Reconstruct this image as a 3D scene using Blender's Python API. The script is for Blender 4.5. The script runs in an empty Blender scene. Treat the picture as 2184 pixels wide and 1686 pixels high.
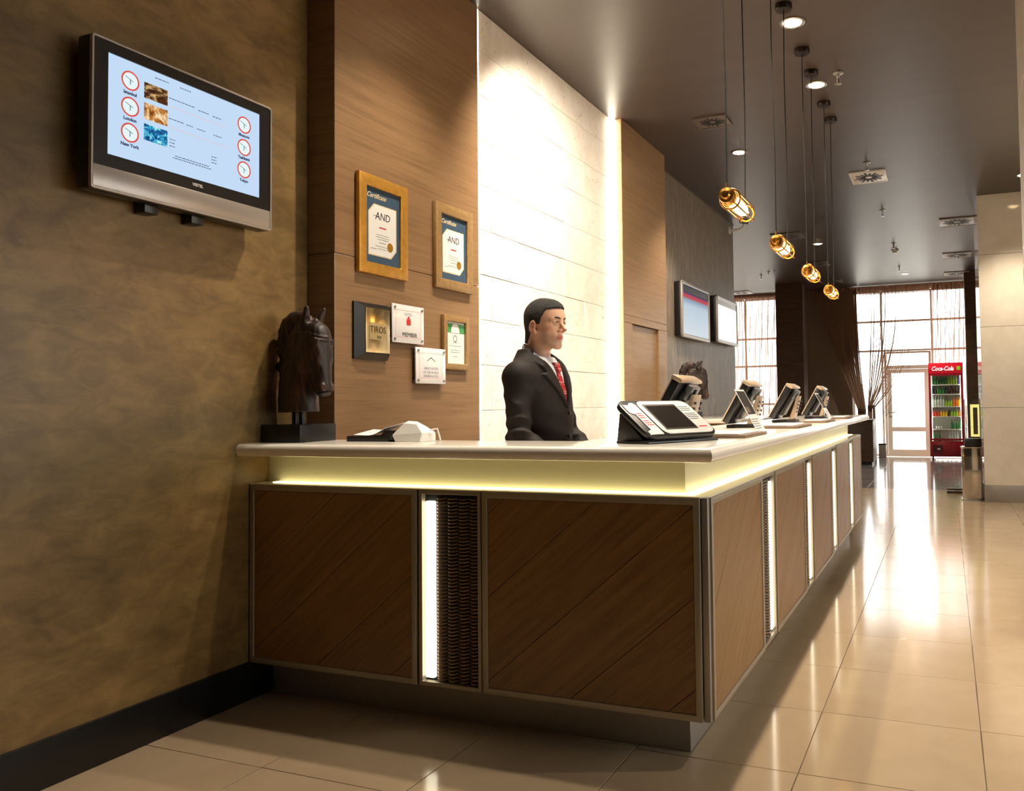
import bpy, bmesh, math, random
import numpy as np
from mathutils import Vector, Matrix
random.seed(7)
SC = bpy.context.scene
COL = SC.collection
PI = math.pi

# ------------------------------------------------------------------ camera
CAM = np.array([2.8881, -2.8043, 1.28])
YAW, PITCH, ROLL, FOC = -0.37422, 0.036824, -0.013016, 1755.12
cam_data = bpy.data.cameras.new('camera')
cam = bpy.data.objects.new('camera', cam_data)
COL.objects.link(cam)
_f = Vector((math.sin(YAW) * math.cos(PITCH), math.cos(YAW) * math.cos(PITCH), math.sin(PITCH)))
_r = Vector((math.cos(YAW), -math.sin(YAW), 0))
_u = _r.cross(_f)
_r2 = _r * math.cos(ROLL) + _u * math.sin(ROLL)
_u2 = -_r * math.sin(ROLL) + _u * math.cos(ROLL)
M = Matrix.Identity(4)
for i in range(3):
    M[i][0], M[i][1], M[i][2], M[i][3] = _r2[i], _u2[i], -_f[i], CAM[i]
cam.matrix_world = M
cam_data.sensor_width = 36.0
cam_data.sensor_fit = 'HORIZONTAL'
cam_data.lens = FOC / 2184 * 36.0
cam_data.shift_x = -236.3 / 2184
cam_data.shift_y = -49.35 / 2184
cam_data.clip_start = 0.05
cam_data.clip_end = 200
SC.camera = cam

# ------------------------------------------------------------------ world, view
world = bpy.data.worlds.new('daylight')
SC.world = world
world.use_nodes = True
bgn = world.node_tree.nodes['Background']
bgn.inputs['Color'].default_value = (1.0, 0.985, 0.96, 1)
bgn.inputs['Strength'].default_value = 5.5
SC.view_settings.view_transform = 'Standard'
SC.view_settings.look = 'None'
SC.view_settings.gamma = 1.0
SC.view_settings.use_curve_mapping = False
SC.view_settings.exposure = 0.0
SC.cycles.max_bounces = 6
SC.cycles.diffuse_bounces = 3
SC.cycles.glossy_bounces = 3
SC.cycles.transmission_bounces = 4
SC.cycles.transparent_max_bounces = 12
SC.cycles.caustics_reflective = False
SC.cycles.caustics_refractive = False
SC.cycles.adaptive_threshold = 0.07
SC.cycles.adaptive_min_samples = 16

# ------------------------------------------------------------------ dimensions (metres)
HC = 3.81            # ceiling
XW, YW0, YW1 = 0.167, 0.353, 1.667   # wood wall plane and its ends
YS1 = 3.95           # far end of the stone wall
XC, YC1 = 0.25, 5.16 # wood pier
XD, YD1 = 0.09, 8.72 # dark wall
YF = 16.48           # window wall
CW, CL = 2.071, 5.47 # counter
ZB, ZT = 0.161, 0.944
TZ = 1.122           # worktop

# ------------------------------------------------------------------ helpers
def s2l(c):
    return tuple(((v / 255) / 12.92) if v / 255 <= 0.04045 else (((v / 255) + 0.055) / 1.055) ** 2.4 for v in c)

MATS = {}
def new_mat(name):
    m = bpy.data.materials.new(name)
    m.use_nodes = True
    nt = m.node_tree
    b = nt.nodes['Principled BSDF']
    MATS[name] = m
    return m, nt, b

def plain(name, rgb, rough=0.5, metal=0.0, spec=0.5, coat=0.0, emit=None, estr=0.0, noise=0.0, nscale=30, bump=0.0):
    m, nt, b = new_mat(name)
    c = (*s2l(rgb), 1)
    b.inputs['Base Color'].default_value = c
    b.inputs['Roughness'].default_value = rough
    b.inputs['Metallic'].default_value = metal
    b.inputs['Specular IOR Level'].default_value = spec
    b.inputs['Coat Weight'].default_value = coat
    if emit:
        b.inputs['Emission Color'].default_value = (*s2l(emit), 1)
        b.inputs['Emission Strength'].default_value = estr
    if noise > 0 or bump > 0:
        tc = nt.nodes.new('ShaderNodeTexCoord')
        n = nt.nodes.new('ShaderNodeTexNoise')
        n.inputs['Scale'].default_value = nscale
        n.inputs['Detail'].default_value = 5
        nt.links.new(tc.outputs['Object'], n.inputs['Vector'])
        if noise > 0:
            mx = nt.nodes.new('ShaderNodeMix'); mx.data_type = 'RGBA'
            mx.inputs['A'].default_value = tuple(v * (1 - noise) for v in c[:3]) + (1,)
            mx.inputs['B'].default_value = tuple(min(1, v * (1 + noise)) for v in c[:3]) + (1,)
            nt.links.new(n.outputs['Fac'], mx.inputs['Factor'])
            nt.links.new(mx.outputs['Result'], b.inputs['Base Color'])
        if bump > 0:
            bp = nt.nodes.new('ShaderNodeBump')
            bp.inputs['Strength'].default_value = bump
            bp.inputs['Distance'].default_value = 0.01
            nt.links.new(n.outputs['Fac'], bp.inputs['Height'])
            nt.links.new(bp.outputs['Normal'], b.inputs['Normal'])
    return m

def emitter(name, rgb, strength):
    m, nt, b = new_mat(name)
    nt.nodes.remove(b)
    e = nt.nodes.new('ShaderNodeEmission')
    e.inputs['Color'].default_value = (*s2l(rgb), 1)
    e.inputs['Strength'].default_value = strength
    nt.links.new(e.outputs['Emission'], nt.nodes['Material Output'].inputs['Surface'])
    return m

def thin_glass(name, tint=(1, 1, 1), refl=0.06, rough=0.0):
    m, nt, b = new_mat(name)
    nt.nodes.remove(b)
    t = nt.nodes.new('ShaderNodeBsdfTransparent'); t.inputs['Color'].default_value = (*tint, 1)
    g = nt.nodes.new('ShaderNodeBsdfGlossy'); g.inputs['Roughness'].default_value = rough
    fr = nt.nodes.new('ShaderNodeFresnel'); fr.inputs['IOR'].default_value = 1.4
    mx = nt.nodes.new('ShaderNodeMixShader')
    ge = nt.nodes.new('ShaderNodeNewGeometry')
    sb_ = nt.nodes.new('ShaderNodeMath'); sb_.operation = 'SUBTRACT'; sb_.inputs[0].default_value = 1.0
    nt.links.new(ge.outputs['Backfacing'], sb_.inputs[1])
    ml = nt.nodes.new('ShaderNodeMath'); ml.operation = 'MULTIPLY'
    nt.links.new(fr.outputs['Fac'], ml.inputs[0]); nt.links.new(sb_.outputs['Value'], ml.inputs[1])
    nt.links.new(ml.outputs['Value'], mx.inputs['Fac'])
    nt.links.new(t.outputs['BSDF'], mx.inputs[1])
    nt.links.new(g.outputs['BSDF'], mx.inputs[2])
    nt.links.new(mx.outputs['Shader'], nt.nodes['Material Output'].inputs['Surface'])
    return m

def ramp(nt, stops, interp='LINEAR'):
    r = nt.nodes.new('ShaderNodeValToRGB')
    cr = r.color_ramp
    cr.interpolation = interp
    while len(cr.elements) > 1:
        cr.elements.remove(cr.elements[-1])
    cr.elements[0].position = stops[0][0]
    cr.elements[0].color = (*s2l(stops[0][1]), 1)
    for p, c in stops[1:]:
        e = cr.elements.new(p); e.color = (*s2l(c), 1)
    return r

def coords(nt, scale=(1, 1, 1), rot=(0, 0, 0), rnd=0.0):
    tc = nt.nodes.new('ShaderNodeTexCoord')
    mp = nt.nodes.new('ShaderNodeMapping')
    mp.inputs['Scale'].default_value = scale
    mp.inputs['Rotation'].default_value = rot
    src = tc.outputs['Object']
    if rot != (0, 0, 0):                     # rotate first, then scale
        m0 = nt.nodes.new('ShaderNodeMapping')
        m0.inputs['Rotation'].default_value = rot
        nt.links.new(src, m0.inputs['Vector'])
        mp.inputs['Rotation'].default_value = (0, 0, 0)
        src = m0.outputs['Vector']
    if rnd > 0:
        oi = nt.nodes.new('ShaderNodeObjectInfo')
        ml = nt.nodes.new('ShaderNodeMath'); ml.operation = 'MULTIPLY'; ml.inputs[1].default_value = rnd
        nt.links.new(oi.outputs['Random'], ml.inputs[0])
        ad = nt.nodes.new('ShaderNodeVectorMath'); ad.operation = 'ADD'
        nt.links.new(src, ad.inputs[0]); nt.links.new(ml.outputs['Value'], ad.inputs[1])
        src = ad.outputs['Vector']
    nt.links.new(src, mp.inputs['Vector'])
    return mp.outputs['Vector']

def noise_tex(nt, vec, scale=1.0, detail=6, rough=0.55, dist=0.0):
    n = nt.nodes.new('ShaderNodeTexNoise')
    n.inputs['Scale'].default_value = scale
    n.inputs['Detail'].default_value = detail
    n.inputs['Roughness'].default_value = rough
    n.inputs['Distortion'].default_value = dist
    nt.links.new(vec, n.inputs['Vector'])
    return n

def mixc(nt, fac, a, b, mode='MIX'):
    mx = nt.nodes.new('ShaderNodeMix'); mx.data_type = 'RGBA'; mx.blend_type = mode
    if isinstance(fac, (int, float)): mx.inputs['Factor'].default_value = fac
    else: nt.links.new(fac, mx.inputs['Factor'])
    for k, v in (('A', a), ('B', b)):
        if isinstance(v, tuple): mx.inputs[k].default_value = (*s2l(v), 1)
        else: nt.links.new(v, mx.inputs[k])
    return mx.outputs['Result']

def bump(nt, b, h, strength=0.2, dist=0.01):
    bp = nt.nodes.new('ShaderNodeBump')
    bp.inputs['Strength'].default_value = strength
    bp.inputs['Distance'].default_value = dist
    nt.links.new(h, bp.inputs['Height'])
    nt.links.new(bp.outputs['Normal'], b.inputs['Normal'])

def wood(name, stops, scale, rot=(0, 0, 0), rough=0.4, rnd=3.0, bs=0.08):
    m, nt, b = new_mat(name)
    v = coords(nt, scale, rot, rnd)
    n1 = noise_tex(nt, v, 1.0, 8, 0.62, 0.6)
    v2 = coords(nt, tuple(q * 3.1 for q in scale), rot, rnd)
    n2 = noise_tex(nt, v2, 1.0, 4, 0.6, 0.2)
    r = ramp(nt, stops)
    mm = nt.nodes.new('ShaderNodeMath'); mm.operation = 'MULTIPLY_ADD'
    mm.inputs[1].default_value = 0.3; mm.inputs[2].default_value = -0.15
    nt.links.new(n2.outputs['Fac'], mm.inputs[0])
    ad = nt.nodes.new('ShaderNodeMath'); ad.operation = 'ADD'
    nt.links.new(n1.outputs['Fac'], ad.inputs[0]); nt.links.new(mm.outputs['Value'], ad.inputs[1])
    nt.links.new(ad.outputs['Value'], r.inputs['Fac'])
    nt.links.new(r.outputs['Color'], b.inputs['Base Color'])
    b.inputs['Roughness'].default_value = rough
    bump(nt, b, ad.outputs['Value'], bs, 0.004)
    return m

class MB:
    """collects boxes, prisms, tubes ... into ONE mesh"""
    def __init__(s): s.v = []; s.f = []
    def add(s, vs, fs):
        o = len(s.v); s.v += [tuple(map(float, q)) for q in vs]; s.f += [tuple(i + o for i in q) for q in fs]; return s
    def box(s, x0, x1, y0, y1, z0, z1):
        return s.add([(x0, y0, z0), (x1, y0, z0), (x1, y1, z0), (x0, y1, z0), (x0, y0, z1), (x1, y0, z1), (x1, y1, z1), (x0, y1, z1)],
                     [(0, 3, 2, 1), (4, 5, 6, 7), (0, 1, 5, 4), (1, 2, 6, 5), (2, 3, 7, 6), (3, 0, 4, 7)])
    def prism(s, poly, axis, a, b):
        """poly in the two other axes (x,z for 'y'; x,y for 'z'; y,z for 'x'), counter-clockwise"""
        n = len(poly)
        def mk(p, t):
            return {'z': (p[0], p[1], t), 'y': (p[0], t, p[1]), 'x': (t, p[0], p[1])}[axis]
        vs = [mk(p, a) for p in poly] + [mk(p, b) for p in poly]
        fs = [tuple(range(n))[::-1], tuple(range(n, 2 * n))] + [(i, (i + 1) % n, n + (i + 1) % n, n + i) for i in range(n)]
        if axis == 'y': fs = [f[::-1] for f in fs]
        return s.add(vs, fs)
    def ring(s, outer, inner, axis, a, b):
        n = len(outer)
        def mk(p, t):
            return {'z': (p[0], p[1], t), 'y': (p[0], t, p[1]), 'x': (t, p[0], p[1])}[axis]
        vs = [mk(p, a) for p in outer] + [mk(p, a) for p in inner] + [mk(p, b) for p in outer] + [mk(p, b) for p in inner]
        fs = []
        for i in range(n):
            j = (i + 1) % n
            fs += [(i, n + i, n + j, j), (2 * n + i, 2 * n + j, 3 * n + j, 3 * n + i), (i, j, 2 * n + j, 2 * n + i), (n + i, 3 * n + i, 3 * n + j, n + j)]
        if axis == 'y': fs = [f[::-1] for f in fs]
        return s.add(vs, fs)
    def cyl(s, p0, p1, r0, r1=None, n=16, caps=True):
        r1 = r0 if r1 is None else r1
        p0, p1 = Vector(p0), Vector(p1); d = (p1 - p0).normalized()
        a = d.orthogonal().normalized(); b = d.cross(a)
        vs = []
        for p, r in ((p0, r0), (p1, r1)):
            for i in range(n):
                t = 2 * PI * i / n; vs.append(p + (a * math.cos(t) + b * math.sin(t)) * r)
        fs = [(i, (i + 1) % n, n + (i + 1) % n, n + i) for i in range(n)]
        if caps: fs += [tuple(range(n))[::-1], tuple(range(n, 2 * n))]
        return s.add(vs, fs)
    def tube(s, path, r, n=8, caps=True):
        path = [Vector(p) for p in path]; k = len(path)
        rs = r if isinstance(r, (list, tuple)) else [r] * k
        vs = []; a = None
        for i, p in enumerate(path):
            d = (path[min(i + 1, k - 1)] - path[max(i - 1, 0)]).normalized()
            if a is None: a = d.orthogonal().normalized()
            a = (a - d * a.dot(d)).normalized(); b = d.cross(a)
            for j in range(n):
                t = 2 * PI * j / n; vs.append(p + (a * math.cos(t) + b * math.sin(t)) * rs[i])
        fs = [(i * n + j, i * n + (j + 1) % n, (i + 1) * n + (j + 1) % n, (i + 1) * n + j) for i in range(k - 1) for j in range(n)]
        if caps: fs += [tuple(range(n))[::-1], tuple(range((k - 1) * n, k * n))]
        return s.add(vs, fs)
    def lathe(s, prof, c=(0, 0, 0), n=24, axis='z'):
        vs = []; k = len(prof)
        for r, z in prof:
            for i in range(n):
                t = 2 * PI * i / n; x, y = r * math.cos(t), r * math.sin(t)
                q = (x, y, z) if axis == 'z' else ((y, z, x) if axis == 'y' else (z, x, y))
                vs.append((c[0] + q[0], c[1] + q[1], c[2] + q[2]))
        fs = [(i * n + j, i * n + (j + 1) % n, (i + 1) * n + (j + 1) % n, (i + 1) * n + j) for i in range(k - 1) for j in range(n)]
        fs += [tuple(range(n))[::-1], tuple(range((k - 1) * n, k * n))]
        return s.add(vs, fs)
    def xform(s, mat, start=0):
        s.v = s.v[:start] + [tuple(mat @ Vector(q)) for q in s.v[start:]]; return s
    def build(s, name, mat, parent=None, bevel=0.0, seg=2, smooth=None, loc=(0, 0, 0), rz=0.0, rot=None):
        me = bpy.data.meshes.new(name)
        me.from_pydata(s.v, [], s.f)
        if bevel > 0:
            bm = bmesh.new(); bm.from_mesh(me)
            bmesh.ops.remove_doubles(bm, verts=bm.verts, dist=1e-6)
            es = [e for e in bm.edges if len(e.link_faces) == 2 and e.calc_face_angle(0) > math.radians(35)]
            bmesh.ops.bevel(bm, geom=es, offset=bevel, segments=seg, profile=0.5, affect='EDGES', clamp_overlap=True)
            bm.to_mesh(me); bm.free()
        me.validate()
        me.update()
        if smooth is None and bevel > 0: smooth = 40
        if smooth:
            for p in me.polygons: p.use_smooth = True
            me.set_sharp_from_angle(angle=math.radians(smooth))
        return link(name, me, mat, parent, loc, rot if rot else (0, 0, rz))

def link(name, me, mat, parent=None, loc=(0, 0, 0), rot=(0, 0, 0)):
    if isinstance(mat, str): mat = MATS[mat]
    if mat and not me.materials: me.materials.append(mat)
    o = bpy.data.objects.new(name, me)
    COL.objects.link(o)
    o.parent = parent; o.location = loc; o.rotation_euler = rot
    return o

def tag(o, label=None, cat=None, group=None, kind=None):
    if label: o['label'] = label
    if cat: o['category'] = cat
    if group: o['group'] = group
    if kind: o['kind'] = kind
    return o

def thing(name, loc, label, cat, rz=0.0, group=None, rot=None, kind=None):
    o = bpy.data.objects.new(name, None)
    COL.objects.link(o)
    o.empty_display_size = 0.1
    o.location = loc; o.rotation_euler = rot if rot else (0, 0, rz)
    return tag(o, label, cat, group, kind)

def struct(o): o['kind'] = 'structure'; return o

def copy_tree(o, parent=None):
    c = o.copy(); COL.objects.link(c); c.parent = parent
    for ch in list(o.children): copy_tree(ch, c)
    return c

def rrect(x0, x1, y0, y1, r, n=5):
    out = []
    for cx, cy, a0 in ((x1 - r, y0 + r, -PI / 2), (x1 - r, y1 - r, 0), (x0 + r, y1 - r, PI / 2), (x0 + r, y0 + r, PI)):
        for i in range(n + 1):
            t = a0 + (PI / 2) * i / n; out.append((cx + r * math.cos(t), cy + r * math.sin(t)))
    return out

def rect(x0, x1, y0, y1): return [(x0, y0), (x1, y0), (x1, y1), (x0, y1)]

def clip_poly(poly, nx, ny, c):
    """keep the side nx*x+ny*y <= c"""
    out = []
    for i in range(len(poly)):
        a, b = poly[i], poly[(i + 1) % len(poly)]
        da, db = nx * a[0] + ny * a[1] - c, nx * b[0] + ny * b[1] - c
        if da <= 0: out.append(a)
        if (da < 0 < db) or (db < 0 < da):
            t = da / (da - db); out.append((a[0] + (b[0] - a[0]) * t, a[1] + (b[1] - a[1]) * t))
    return out

def text(name, body, size, mat, parent, loc, rot=(PI / 2, 0, 0), ext=0.0004, align='CENTER', shear=0.0, sx=1.0, bold=0.0):
    cu = bpy.data.curves.new(name, 'FONT')
    cu.body = body; cu.size = size; cu.extrude = ext; cu.align_x = align; cu.align_y = 'CENTER'; cu.shear = shear
    cu.offset = bold; cu.resolution_u = 3
    o = bpy.data.objects.new(name, cu); COL.objects.link(o)
    dg = bpy.context.evaluated_depsgraph_get()
    me = bpy.data.meshes.new_from_object(o.evaluated_get(dg))
    COL.objects.unlink(o); bpy.data.objects.remove(o); bpy.data.curves.remove(cu)
    if sx != 1.0:
        for v in me.vertices: v.co.x *= sx
    me.materials.clear()
    return link(name, me, mat, parent, loc, rot)

# ---- signed-distance sculpting
def surface_nets(F, org, h):
    nx, ny, nz = F.shape
    ins = F < 0
    c = np.zeros((nx - 1, ny - 1, nz - 1), np.int8)
    for i in (0, 1):
        for j in (0, 1):
            for k in (0, 1): c += ins[i:nx - 1 + i, j:ny - 1 + j, k:nz - 1 + k]
    act = (c > 0) & (c < 8)
    idx = -np.ones(act.shape, np.int64)
    cells = np.argwhere(act)
    idx[act] = np.arange(len(cells))
    acc = np.zeros((len(cells), 3)); cnt = np.zeros(len(cells))
    corners = [(i, j, k) for i in (0, 1) for j in (0, 1) for k in (0, 1)]
    for a in corners:
        for ax in range(3):
            if a[ax]: continue
            b = list(a); b[ax] = 1
            fa = F[cells[:, 0] + a[0], cells[:, 1] + a[1], cells[:, 2] + a[2]]
            fb = F[cells[:, 0] + b[0], cells[:, 1] + b[1], cells[:, 2] + b[2]]
            m = (fa < 0) != (fb < 0)
            t = np.where(m, fa / np.where(m, fa - fb, 1), 0)
            p = np.tile(np.array(a, float), (len(cells), 1)); p[:, ax] += t
            acc[m] += p[m]; cnt[m] += 1
    V = (cells + acc / cnt[:, None]) * h + np.array(org)
    faces = []
    for ax in range(3):
        b, d = (ax + 1) % 3, (ax + 2) % 3
        sl0 = [slice(None)] * 3; sl1 = [slice(None)] * 3
        sl0[ax] = slice(0, -1); sl1[ax] = slice(1, None)
        A, B = ins[tuple(sl0)], ins[tuple(sl1)]
        e = np.argwhere(A != B)
        e = e[(e[:, b] > 0) & (e[:, d] > 0) & (e[:, b] < F.shape[b] - 1) & (e[:, d] < F.shape[d] - 1)]
        fl = A[e[:, 0], e[:, 1], e[:, 2]]
        q = []
        for ob, od in ((-1, -1), (0, -1), (0, 0), (-1, 0)):
            w = e.copy(); w[:, b] += ob; w[:, d] += od
            q.append(idx[w[:, 0], w[:, 1], w[:, 2]])
        q = np.stack(q, 1)
        q[~fl] = q[~fl][:, ::-1]
        faces.append(q)
    return V, np.concatenate(faces)

class Grid:
    def __init__(s, lo, hi, h):
        s.lo, s.h = np.array(lo, float), h
        n = np.ceil((np.array(hi) - s.lo) / h).astype(int) + 1
        ax = [(s.lo[i] + h * np.arange(n[i])).astype(np.float32) for i in range(3)]
        s.x, s.y, s.z = np.meshgrid(*ax, indexing='ij')
    def ell(s, c, r, ry=0.0):
        x, y, z = s.x - c[0], s.y - c[1], s.z - c[2]
        if ry:
            cs, sn = math.cos(ry), math.sin(ry); x, z = x * cs - z * sn, x * sn + z * cs
        k0 = np.sqrt((x / r[0]) ** 2 + (y / r[1]) ** 2 + (z / r[2]) ** 2)
        k1 = np.sqrt((x / r[0] ** 2) ** 2 + (y / r[1] ** 2) ** 2 + (z / r[2] ** 2) ** 2)
        return k0 * (k0 - 1) / np.maximum(k1, 1e-6)
    def cone(s, a, b, r0, r1=None):
        r1 = r0 if r1 is None else r1
        a, b = np.array(a, float), np.array(b, float); d = b - a; L = d @ d
        t = np.clip(((s.x - a[0]) * d[0] + (s.y - a[1]) * d[1] + (s.z - a[2]) * d[2]) / L, 0, 1)
        return np.sqrt((s.x - a[0] - t * d[0]) ** 2 + (s.y - a[1] - t * d[1]) ** 2 + (s.z - a[2] - t * d[2]) ** 2) - (r0 + (r1 - r0) * t)
    def box(s, c, e, r=0.0):
        q = [np.abs(g - c[i]) - e[i] + r for i, g in enumerate((s.x, s.y, s.z))]
        return np.sqrt(sum(np.maximum(k, 0) ** 2 for k in q)) + np.minimum(np.maximum(np.maximum(q[0], q[1]), q[2]), 0) - r
    def mesh(s, F): return surface_nets(np.asarray(F, np.float32), s.lo, s.h)

def smin(a, b, k):
    h = np.clip(0.5 + 0.5 * (b - a) / k, 0, 1)
    return b * (1 - h) + a * h - k * h * (1 - h)
def smax(a, b, k): return -smin(-a, -b, k)

def sdf_obj(name, vf, mat, parent=None, loc=(0, 0, 0), rz=0.0, smooth_it=1):
    V, Fq = vf
    me = bpy.data.meshes.new(name)
    me.from_pydata(V.tolist(), [], Fq.tolist())
    if smooth_it:
        bm = bmesh.new(); bm.from_mesh(me)
        for _ in range(smooth_it):
            bmesh.ops.smooth_vert(bm, verts=bm.verts, factor=0.5, use_axis_x=True, use_axis_y=True, use_axis_z=True)
        bm.to_mesh(me); bm.free()
    for p in me.polygons: p.use_smooth = True
    me.update()
    return link(name, me, mat, parent, loc, (0, 0, rz))

# ------------------------------------------------------------------ materials
def m_plaster():
    m, nt, b = new_mat('plaster')
    v = coords(nt, (1, 0.8, 1.7))
    n1 = noise_tex(nt, v, 2.4, 10, 0.66, 0.5)
    n2 = noise_tex(nt, v, 8.0, 7, 0.64, 0.7)
    n3 = noise_tex(nt, v, 0.7, 3, 0.5, 0.4)
    r = ramp(nt, [(0.28, (94, 72, 42)), (0.42, (128, 99, 58)), (0.55, (147, 117, 71)), (0.7, (177, 146, 96))])
    nt.links.new(n1.outputs['Fac'], r.inputs['Fac'])
    r2 = ramp(nt, [(0.38, (104, 83, 52)), (0.62, (162, 132, 86))])
    nt.links.new(n2.outputs['Fac'], r2.inputs['Fac'])
    c = mixc(nt, 0.4, r.outputs['Color'], r2.outputs['Color'])
    r3 = ramp(nt, [(0.35, (190, 190, 175)), (0.65, (255, 250, 240))])
    nt.links.new(n3.outputs['Fac'], r3.inputs['Fac'])
    c = mixc(nt, 1.0, c, r3.outputs['Color'], 'MULTIPLY')
    nt.links.new(c, b.inputs['Base Color'])
    b.inputs['Roughness'].default_value = 0.42
    bump(nt, b, n2.outputs['Fac'], 0.12, 0.01)
m_plaster()

def m_stone():
    m, nt, b = new_mat('stone')
    v = coords(nt, (1, 1, 1), rnd=9.0)
    n1 = noise_tex(nt, v, 4.0, 8, 0.6, 1.0)
    r = ramp(nt, [(0.3, (226, 217, 204)), (0.5, (236, 228, 217)), (0.7, (242, 235, 226))])
    nt.links.new(n1.outputs['Fac'], r.inputs['Fac'])
    v2 = coords(nt, (1, 26, 13), (0.5, 0, 0), rnd=9.0)
    n2 = noise_tex(nt, v2, 1.0, 5, 0.75, 2.5)
    p = ramp(nt, [(0.60, (255, 255, 255)), (0.68, (160, 144, 124))])
    nt.links.new(n2.outputs['Fac'], p.inputs['Fac'])
    c = mixc(nt, 1.0, r.outputs['Color'], p.outputs['Color'], 'MULTIPLY')
    nt.links.new(c, b.inputs['Base Color'])
    b.inputs['Roughness'].default_value = 0.55
    bump(nt, b, p.outputs['Color'], 0.35, 0.006)
m_stone()

def m_tile(name, stops, grid=False, rough=0.12):
    m, nt, b = new_mat(name)
    v = coords(nt, (1, 1, 1), rnd=0.0 if grid else 7.0)
    n1 = noise_tex(nt, v, 3.0, 6, 0.6, 0.8)
    r = ramp(nt, stops)
    nt.links.new(n1.outputs['Fac'], r.inputs['Fac'])
    nt.links.new(r.outputs['Color'], b.inputs['Base Color'])
    b.inputs['Roughness'].default_value = rough
    b.inputs['Specular IOR Level'].default_value = 0.55
    return m, nt, b, r
TILE_STOPS = [(0.3, (174, 150, 121)), (0.7, (183, 160, 131))]
m_tile('floor_tile', TILE_STOPS)
m_tile('dark_tile', [(0.3, (96, 90, 88)), (0.6, (120, 114, 112)), (0.72, (150, 145, 142))], rough=0.1)
m, nt, b, r = m_tile('floor_base', TILE_STOPS, True)
bk = nt.nodes.new('ShaderNodeTexBrick')
bk.offset = 0.0; bk.squash = 1.0
bk.inputs['Scale'].default_value = 1.0
bk.inputs['Brick Width'].default_value = 0.5982
bk.inputs['Row Height'].default_value = 0.5964
bk.inputs['Mortar Size'].default_value = 0.002
tc = nt.nodes.new('ShaderNodeTexCoord')
mp = nt.nodes.new('ShaderNodeMapping'); mp.inputs['Location'].default_value = (-2.3797, -0.0882, 0)
nt.links.new(tc.outputs['Object'], mp.inputs['Vector']); nt.links.new(mp.outputs['Vector'], bk.inputs['Vector'])
bk.inputs['Mortar'].default_value = (*s2l((120, 100, 80)), 1)
nt.links.new(r.outputs['Color'], bk.inputs['Color1']); nt.links.new(r.outputs['Color'], bk.inputs['Color2'])
nt.links.new(bk.outputs['Color'], b.inputs['Base Color'])
plain('grout', (112, 94, 76), 0.8)
plain('stone_joint', (196, 184, 168), 0.8)

def m_ceiling():
    m, nt, b = new_mat('ceiling_paint')
    v = coords(nt, (0.25, 5, 1))
    n1 = noise_tex(nt, v, 1.0, 6, 0.6, 0.3)
    r = ramp(nt, [(0.3, (64, 53, 46)), (0.7, (72, 60, 53))])
    nt.links.new(n1.outputs['Fac'], r.inputs['Fac'])
    nt.links.new(r.outputs['Color'], b.inputs['Base Color'])
    b.inputs['Roughness'].default_value = 0.38
    bump(nt, b, n1.outputs['Fac'], 0.08, 0.01)
m_ceiling()

def m_darkwall():
    m, nt, b = new_mat('brushed_wall')
    v = coords(nt, (14, 14, 1.6))
    n1 = noise_tex(nt, v, 2.0, 8, 0.72, 1.4)
    r = ramp(nt, [(0.3, (98, 86, 74)), (0.5, (138, 125, 110)), (0.7, (178, 164, 146))])
    nt.links.new(n1.outputs['Fac'], r.inputs['Fac'])
    nt.links.new(r.outputs['Color'], b.inputs['Base Color'])
    b.inputs['Roughness'].default_value = 0.42
    bump(nt, b, n1.outputs['Fac'], 0.5, 0.01)
m_darkwall()

def m_marble():
    m, nt, b = new_mat('marble')
    v = coords(nt, (1, 1, 1), rnd=5.0)
    n1 = noise_tex(nt, v, 3.0, 9, 0.68, 0.4)
    r = ramp(nt, [(0.3, (208, 196, 176)), (0.5, (214, 203, 184)), (0.66, (221, 211, 193))])
    nt.links.new(n1.outputs['Fac'], r.inputs['Fac'])
    nt.links.new(r.outputs['Color'], b.inputs['Base Color'])
    b.inputs['Roughness'].default_value = 0.1
m_marble()

OAK = [(0.25, (108, 82, 56)), (0.45, (129, 99, 69)), (0.6, (138, 107, 76)), (0.8, (150, 119, 86))]
wood('oak_wall', OAK, (1.6, 1.6, 42), rough=0.38)
wood('oak_pier', [(0.25, (134, 105, 74)), (0.5, (152, 121, 87)), (0.8, (166, 136, 101))], (1.6, 1.6, 46), rough=0.38)
ANG = math.radians(40)
wood('oak_diagonal', [(0.22, (104, 72, 38)), (0.45, (126, 90, 50)), (0.62, (136, 99, 57)), (0.85, (150, 113, 69))], (2.0, 8, 44), (0, ANG, 0), rough=0.36)
wood('dark_wood', [(0.25, (54, 36, 22)), (0.6, (84, 59, 38)), (0.8, (100, 74, 50))], (3, 3, 20), rough=0.4)
wood('carved_wood', [(0.25, (20, 11, 8)), (0.5, (38, 22, 15)), (0.75, (92, 57, 37))], (22, 22, 5), rough=0.5, bs=0.5)
plain('steel', (176, 174, 168), 0.32, 1.0)
plain('brushed_steel', (186, 182, 172), 0.42, 1.0, noise=0.05, nscale=4)
plain('kick_steel', (158, 152, 144), 0.42, 0.45)
plain('chrome', (205, 200, 195), 0.08, 1.0)
plain('alu_frame', (160, 150, 132), 0.4, 0.45)
plain('black_gap', (14, 13, 12), 0.6)
plain('black_base', (13, 12, 12), 0.4)
plain('black_plastic', (22, 22, 24), 0.35)
plain('dark_plastic', (44, 42, 42), 0.4)
plain('worktop', (244, 237, 224), 0.16, coat=0.3)
plain('fascia', (204, 198, 172), 0.36, 0.4)
plain('white_plastic', (232, 228, 222), 0.35)
plain('white_paper', (244, 242, 238), 0.7)
plain('beige_metal', (196, 174, 150), 0.34, 0.5)
plain('grey_metal', (112, 116, 120), 0.35, 0.6)
plain('silver_plastic', (172, 163, 156), 0.35, 0.5)
plain('tv_black', (24, 21, 20), 0.3)
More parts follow.
